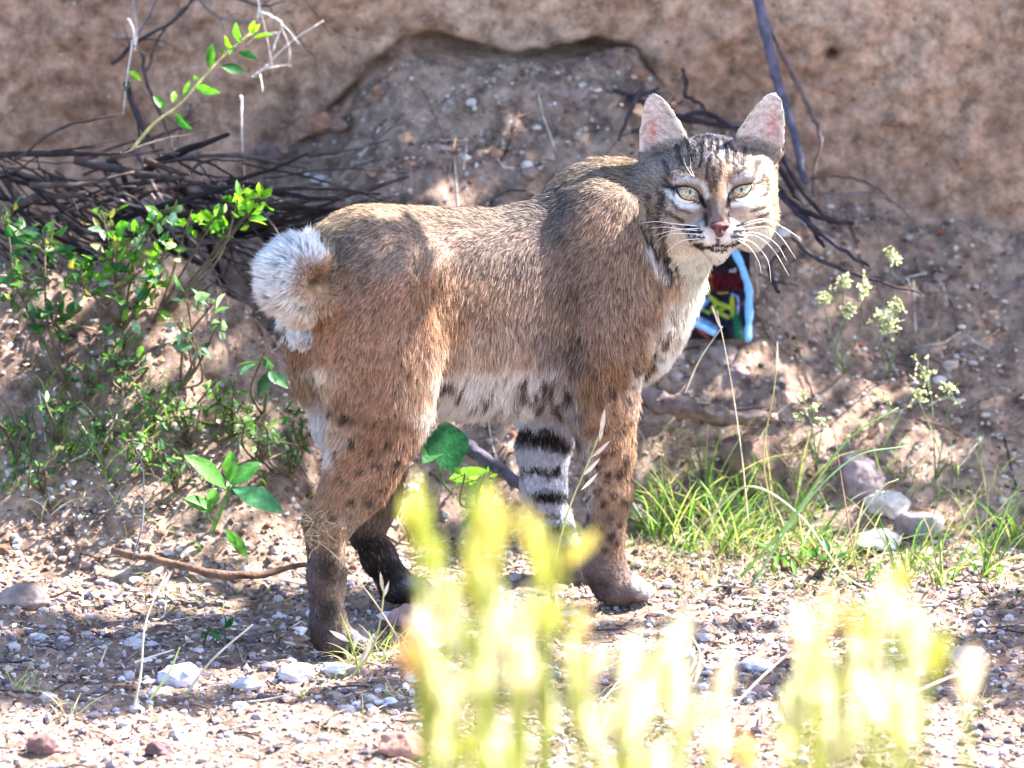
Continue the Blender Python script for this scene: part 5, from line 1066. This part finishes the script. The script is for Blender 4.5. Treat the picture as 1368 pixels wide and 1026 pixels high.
fore('yellow shrub out of focus in front of the far foreleg', -3.0, [(716,770,700,662,36,0),(736,830,728,690,34,0),(735,880,732,790,34,0),(700,880,705,780,44,1),(720,940,700,850,46,1),(752,762,798,708,34,0),(700,960,700,880,50,1)], 3, YC, extra=4, box=(690,770,900,1060))
fore('pale straw-yellow shrub out of focus below the front paws', -3.2, [(770,880,775,800,34,2),(780,940,800,850,44,1),(830,940,850,840,40,1),(860,960,900,830,44,1),(890,900,918,820,34,1),(840,1000,870,900,50,1),(800,1010,790,920,50,1)], 4, YC, extra=6, box=(770,920,910,1070))
fore('cream-tipped shrub out of focus at the lower right with an orange tip', -3.1, [(1100,860,1106,785,34,2),(1070,880,1068,800,40,1),(1130,880,1128,790,30,2),(1090,940,1090,850,56,1),(1060,980,1070,890,50,1),(1120,960,1140,860,50,1),(1050,1020,1060,930,50,1)], 5, YC, extra=5, box=(1040,1130,920,1070))
fore('tall cream-tipped shrub out of focus at the outer lower right', -3.2, [(1180,860,1186,762,44,1),(1196,820,1204,742,36,0),(1160,880,1152,800,36,0),(1150,920,1165,820,50,1),(1210,900,1220,790,44,1),(1170,980,1180,880,56,1),(1240,920,1262,830,44,0),(1290,950,1300,860,44,1),(1215,1000,1210,900,50,1)], 6, YC, extra=4, box=(1130,1240,930,1070))
fore('low yellow shrub out of focus along the bottom edge below the foreleg', -2.9, [(660,1010,660,930,50,1),(700,1040,690,960,50,1),(950,1040,960,950,44,1),(1000,1050,990,970,44,2),(900,1040,905,960,50,1),(620,1040,610,960,40,0)], 7, YC, extra=5, box=(620,1000,980,1080))

# ------------------------------------------------------------------ added trees out of view, crowns shaped for shade, gaps cut for sun flecks
FLECKS = [(1000,300,.06,.035),(985,330,.04,.028),(950,352,.05,.028),(930,385,.06,.05),(915,430,.08,.04),(895,470,.10,.022),(840,560,.0,.012),(838,620,.0,.010),(865,785,.03,.02),(575,545,-.05,.01),(430,560,-.1,.008),(455,292,-.05,.0187),(486,276,-.03,.0238),(512,280,-.02,.0204),(545,272,0,.0153),(590,268,.01,.0204),(612,272,.01,.0153),(655,272,.03,.0170),(680,268,.05,.0102),(742,262,.07,.0102),(846,206,.12,.02),(470,330,-.07,.0102),
 (873,140,.1,.030),(886,175,.1,.020),(1032,145,.1,.032),(1022,175,.1,.010),(1040,240,.10,.006),(1034,290,.12,.022),(1008,330,.11,.028),(975,365,.13,.030),(935,410,.14,.035),(905,470,.12,.03),(945,345,.1,.02),(1000,400,.48,.010),
 (880,690,.2,.05),(930,650,.25,.06),(960,700,.22,.07),(1010,690,.22,.06),(1060,720,.2,.05),(900,620,.25,.03),(1110,740,.16,.05),(1180,690,.2,.05),(1150,600,.15,.03),(1200,560,.14,.03),(1240,720,.2,.08),(1320,700,.2,.07),
 (900,790,.12,.05),(960,800,.1,.07),(1030,800,.1,.06),(870,770,.12,.03),(1100,810,.08,.05),(1190,820,.05,.06),(935,600,.33,.03),(985,560,.36,.02),(470,288,-.04,.016),(530,276,-.02,.014),(866,790,.03,.02),(1140,390,.42,.04),(1180,420,.42,.04),(1085,545,.36,.03),(1240,510,.36,.05),
 (330,270,.42,.035),(285,295,.42,.025),(215,300,.40,.03),(190,330,.38,.03),(210,372,.38,.025),(180,410,.36,.03),(120,360,.38,.05),(40,360,.4,.05),(245,395,.33,.012),(280,412,.33,.012),(240,440,.33,.014),
 (262,90,.54,.012),(285,60,.54,.014),(320,40,.55,.02),(300,75,.55,.012),(205,165,.53,.012),(345,15,.7,.02),(368,50,.69,.02),(322,140,.7,.008),(345,95,.7,.01),(235,130,.53,.01),
 (370,500,.27,.012),(345,560,.2,.02),(300,600,.2,.016),(210,570,.2,.03),(240,620,.18,.02),(320,650,.12,.02),(290,640,.12,.03),(380,620,.18,.02),(180,540,.25,.02),(80,600,.2,.04),(420,585,-.04,.012),(545,660,.0,.02),(650,640,.22,.03),(680,700,.2,.02),(640,610,.3,.015),
 (700,750,.15,.04),(660,800,.1,.04),(620,780,.12,.03),(570,770,.06,.02),(340,740,.1,.02),(240,735,.12,.02),(420,710,-.2,.02),(470,870,-.15,.03),(380,800,0,.015),(250,800,0,.015),(310,830,-.05,.02),(215,850,-.1,.02),(330,880,-.2,.03),(230,900,-.2,.04),(400,900,-.25,.03),(480,800,-.05,.012)]
fr = np.random.default_rng(77)
for _ in range(110):
    px, py = fr.uniform(60, 1300), fr.uniform(700, 900); g = ground_at(px, py); FLECKS.append((px, py, g[1], fr.uniform(.006, .02)))
for _ in range(28):
    px, py = fr.uniform(60, 1300), fr.uniform(480, 700); g = ground_at(px, py); FLECKS.append((px, py, g[1], fr.uniform(.005, .012)))
FP = np.array([P(a, b, c) for a, b, c, r in FLECKS]); FR_ = np.array([r for *_, r in FLECKS])
def shade_tree(x0, x1, n, label, seed, foot):
    """an added shade tree outside the picture; its crown lies where the sun passes on its way to the shaded hollow"""
    r = np.random.default_rng(seed); foot = np.array(foot, float); t = empty('added_shade_tree', foot); tag(t, label, 'tree')
    g = np.stack([r.uniform(x0, x1, n), r.uniform(-0.42, 1.25, n), np.zeros(n)], -1); edge = -0.34+0.05*noise(g[:, 0]*6, 0.3, 0, 6)+0.03*noise(g[:, 0]*17, 0.3, 0, 6)
    g = g[g[:, 1] > edge]; z = r.uniform(1.45, 2.15, len(g)); c = g+SUN*(z/SUN[2])[:, None]
    kp = np.ones(len(c), bool)
    for p, rad in zip(FP, FR_):
        v = c-p; al = v@SUN; d = np.linalg.norm(v-al[:, None]*SUN, axis=1); kp &= ~(d < rad*1.1+0.014)
    c = c[kp]; m = len(c); L = r.uniform(0.03, 0.055, m); d = r.normal(size=(m, 3)); d /= np.linalg.norm(d, axis=1)[:, None]; d -= SUN*(d@SUN)[:, None]*0.6; nn = r.normal(size=(m, 3))*0.6+SUN; b = np.cross(d, nn); b /= np.linalg.norm(b, axis=1)[:, None]; nn = np.cross(b, d)
    a0 = c-d*L[:, None]/2; a1 = c+d*L[:, None]/2; w = (L*0.27)[:, None]
    V = np.stack([a0, c-b*w-nn*0.003-d*L[:, None]*0.1, c+b*w-nn*0.003-d*L[:, None]*0.1, a1], 1); F = (np.array([[0, 2, 1], [1, 2, 3]])[None]+np.arange(m)[:, None, None]*4).reshape(-1, 3)
    C = np.repeat(srgb((74, 104, 48))*r.uniform(0.6, 1.3, (m, 1)), 4, axis=0); mesh_obj('crown', V.reshape(-1, 3), F, M_shade, t, C, False)
    st = MB(); cen = c.mean(0); fork = foot*0.5+np.array([cen[0], cen[1], 1.5])*0.5
    tube(st, spline([foot-np.array([0, 0, .15]), foot+np.array([.03, .02, .3]), fork], 14), np.linspace(0.07, 0.04, 14), srgb((84, 70, 60)), 12, None, 0.3)
    for k in range(7):
        e = c[r.integers(m)]; tube(st, spline([fork, (fork+e)/2+r.normal(size=3)*0.06, e], 12), np.linspace(0.02, 0.003, 12), srgb((92, 78, 64)), 6)
    st.build('trunk', M_bark, t)
M_shade = col_mat('added_crown_leaf', 0.6, 0.15, 20, 0.12, 0.2)
shade_tree(-1.6, -0.75, 7000, 'unseen leafy tree added on the bank for shade, leftmost of the shading trees', 1, (0.6, 1.9, 0.9))
shade_tree(-0.75, -0.1, 6200, 'unseen leafy tree added on the bank whose crown shades the back of the bobcat', 2, (1.3, 2.0, 0.9))
shade_tree(-0.1, 0.5, 6000, 'unseen shade tree added on the bank right of the hanging roots', 3, (2.0, 1.9, 0.9))
shade_tree(0.5, 1.2, 6500, 'unseen shade tree added on the bank at the far right end', 4, (2.8, 1.9, 0.9))
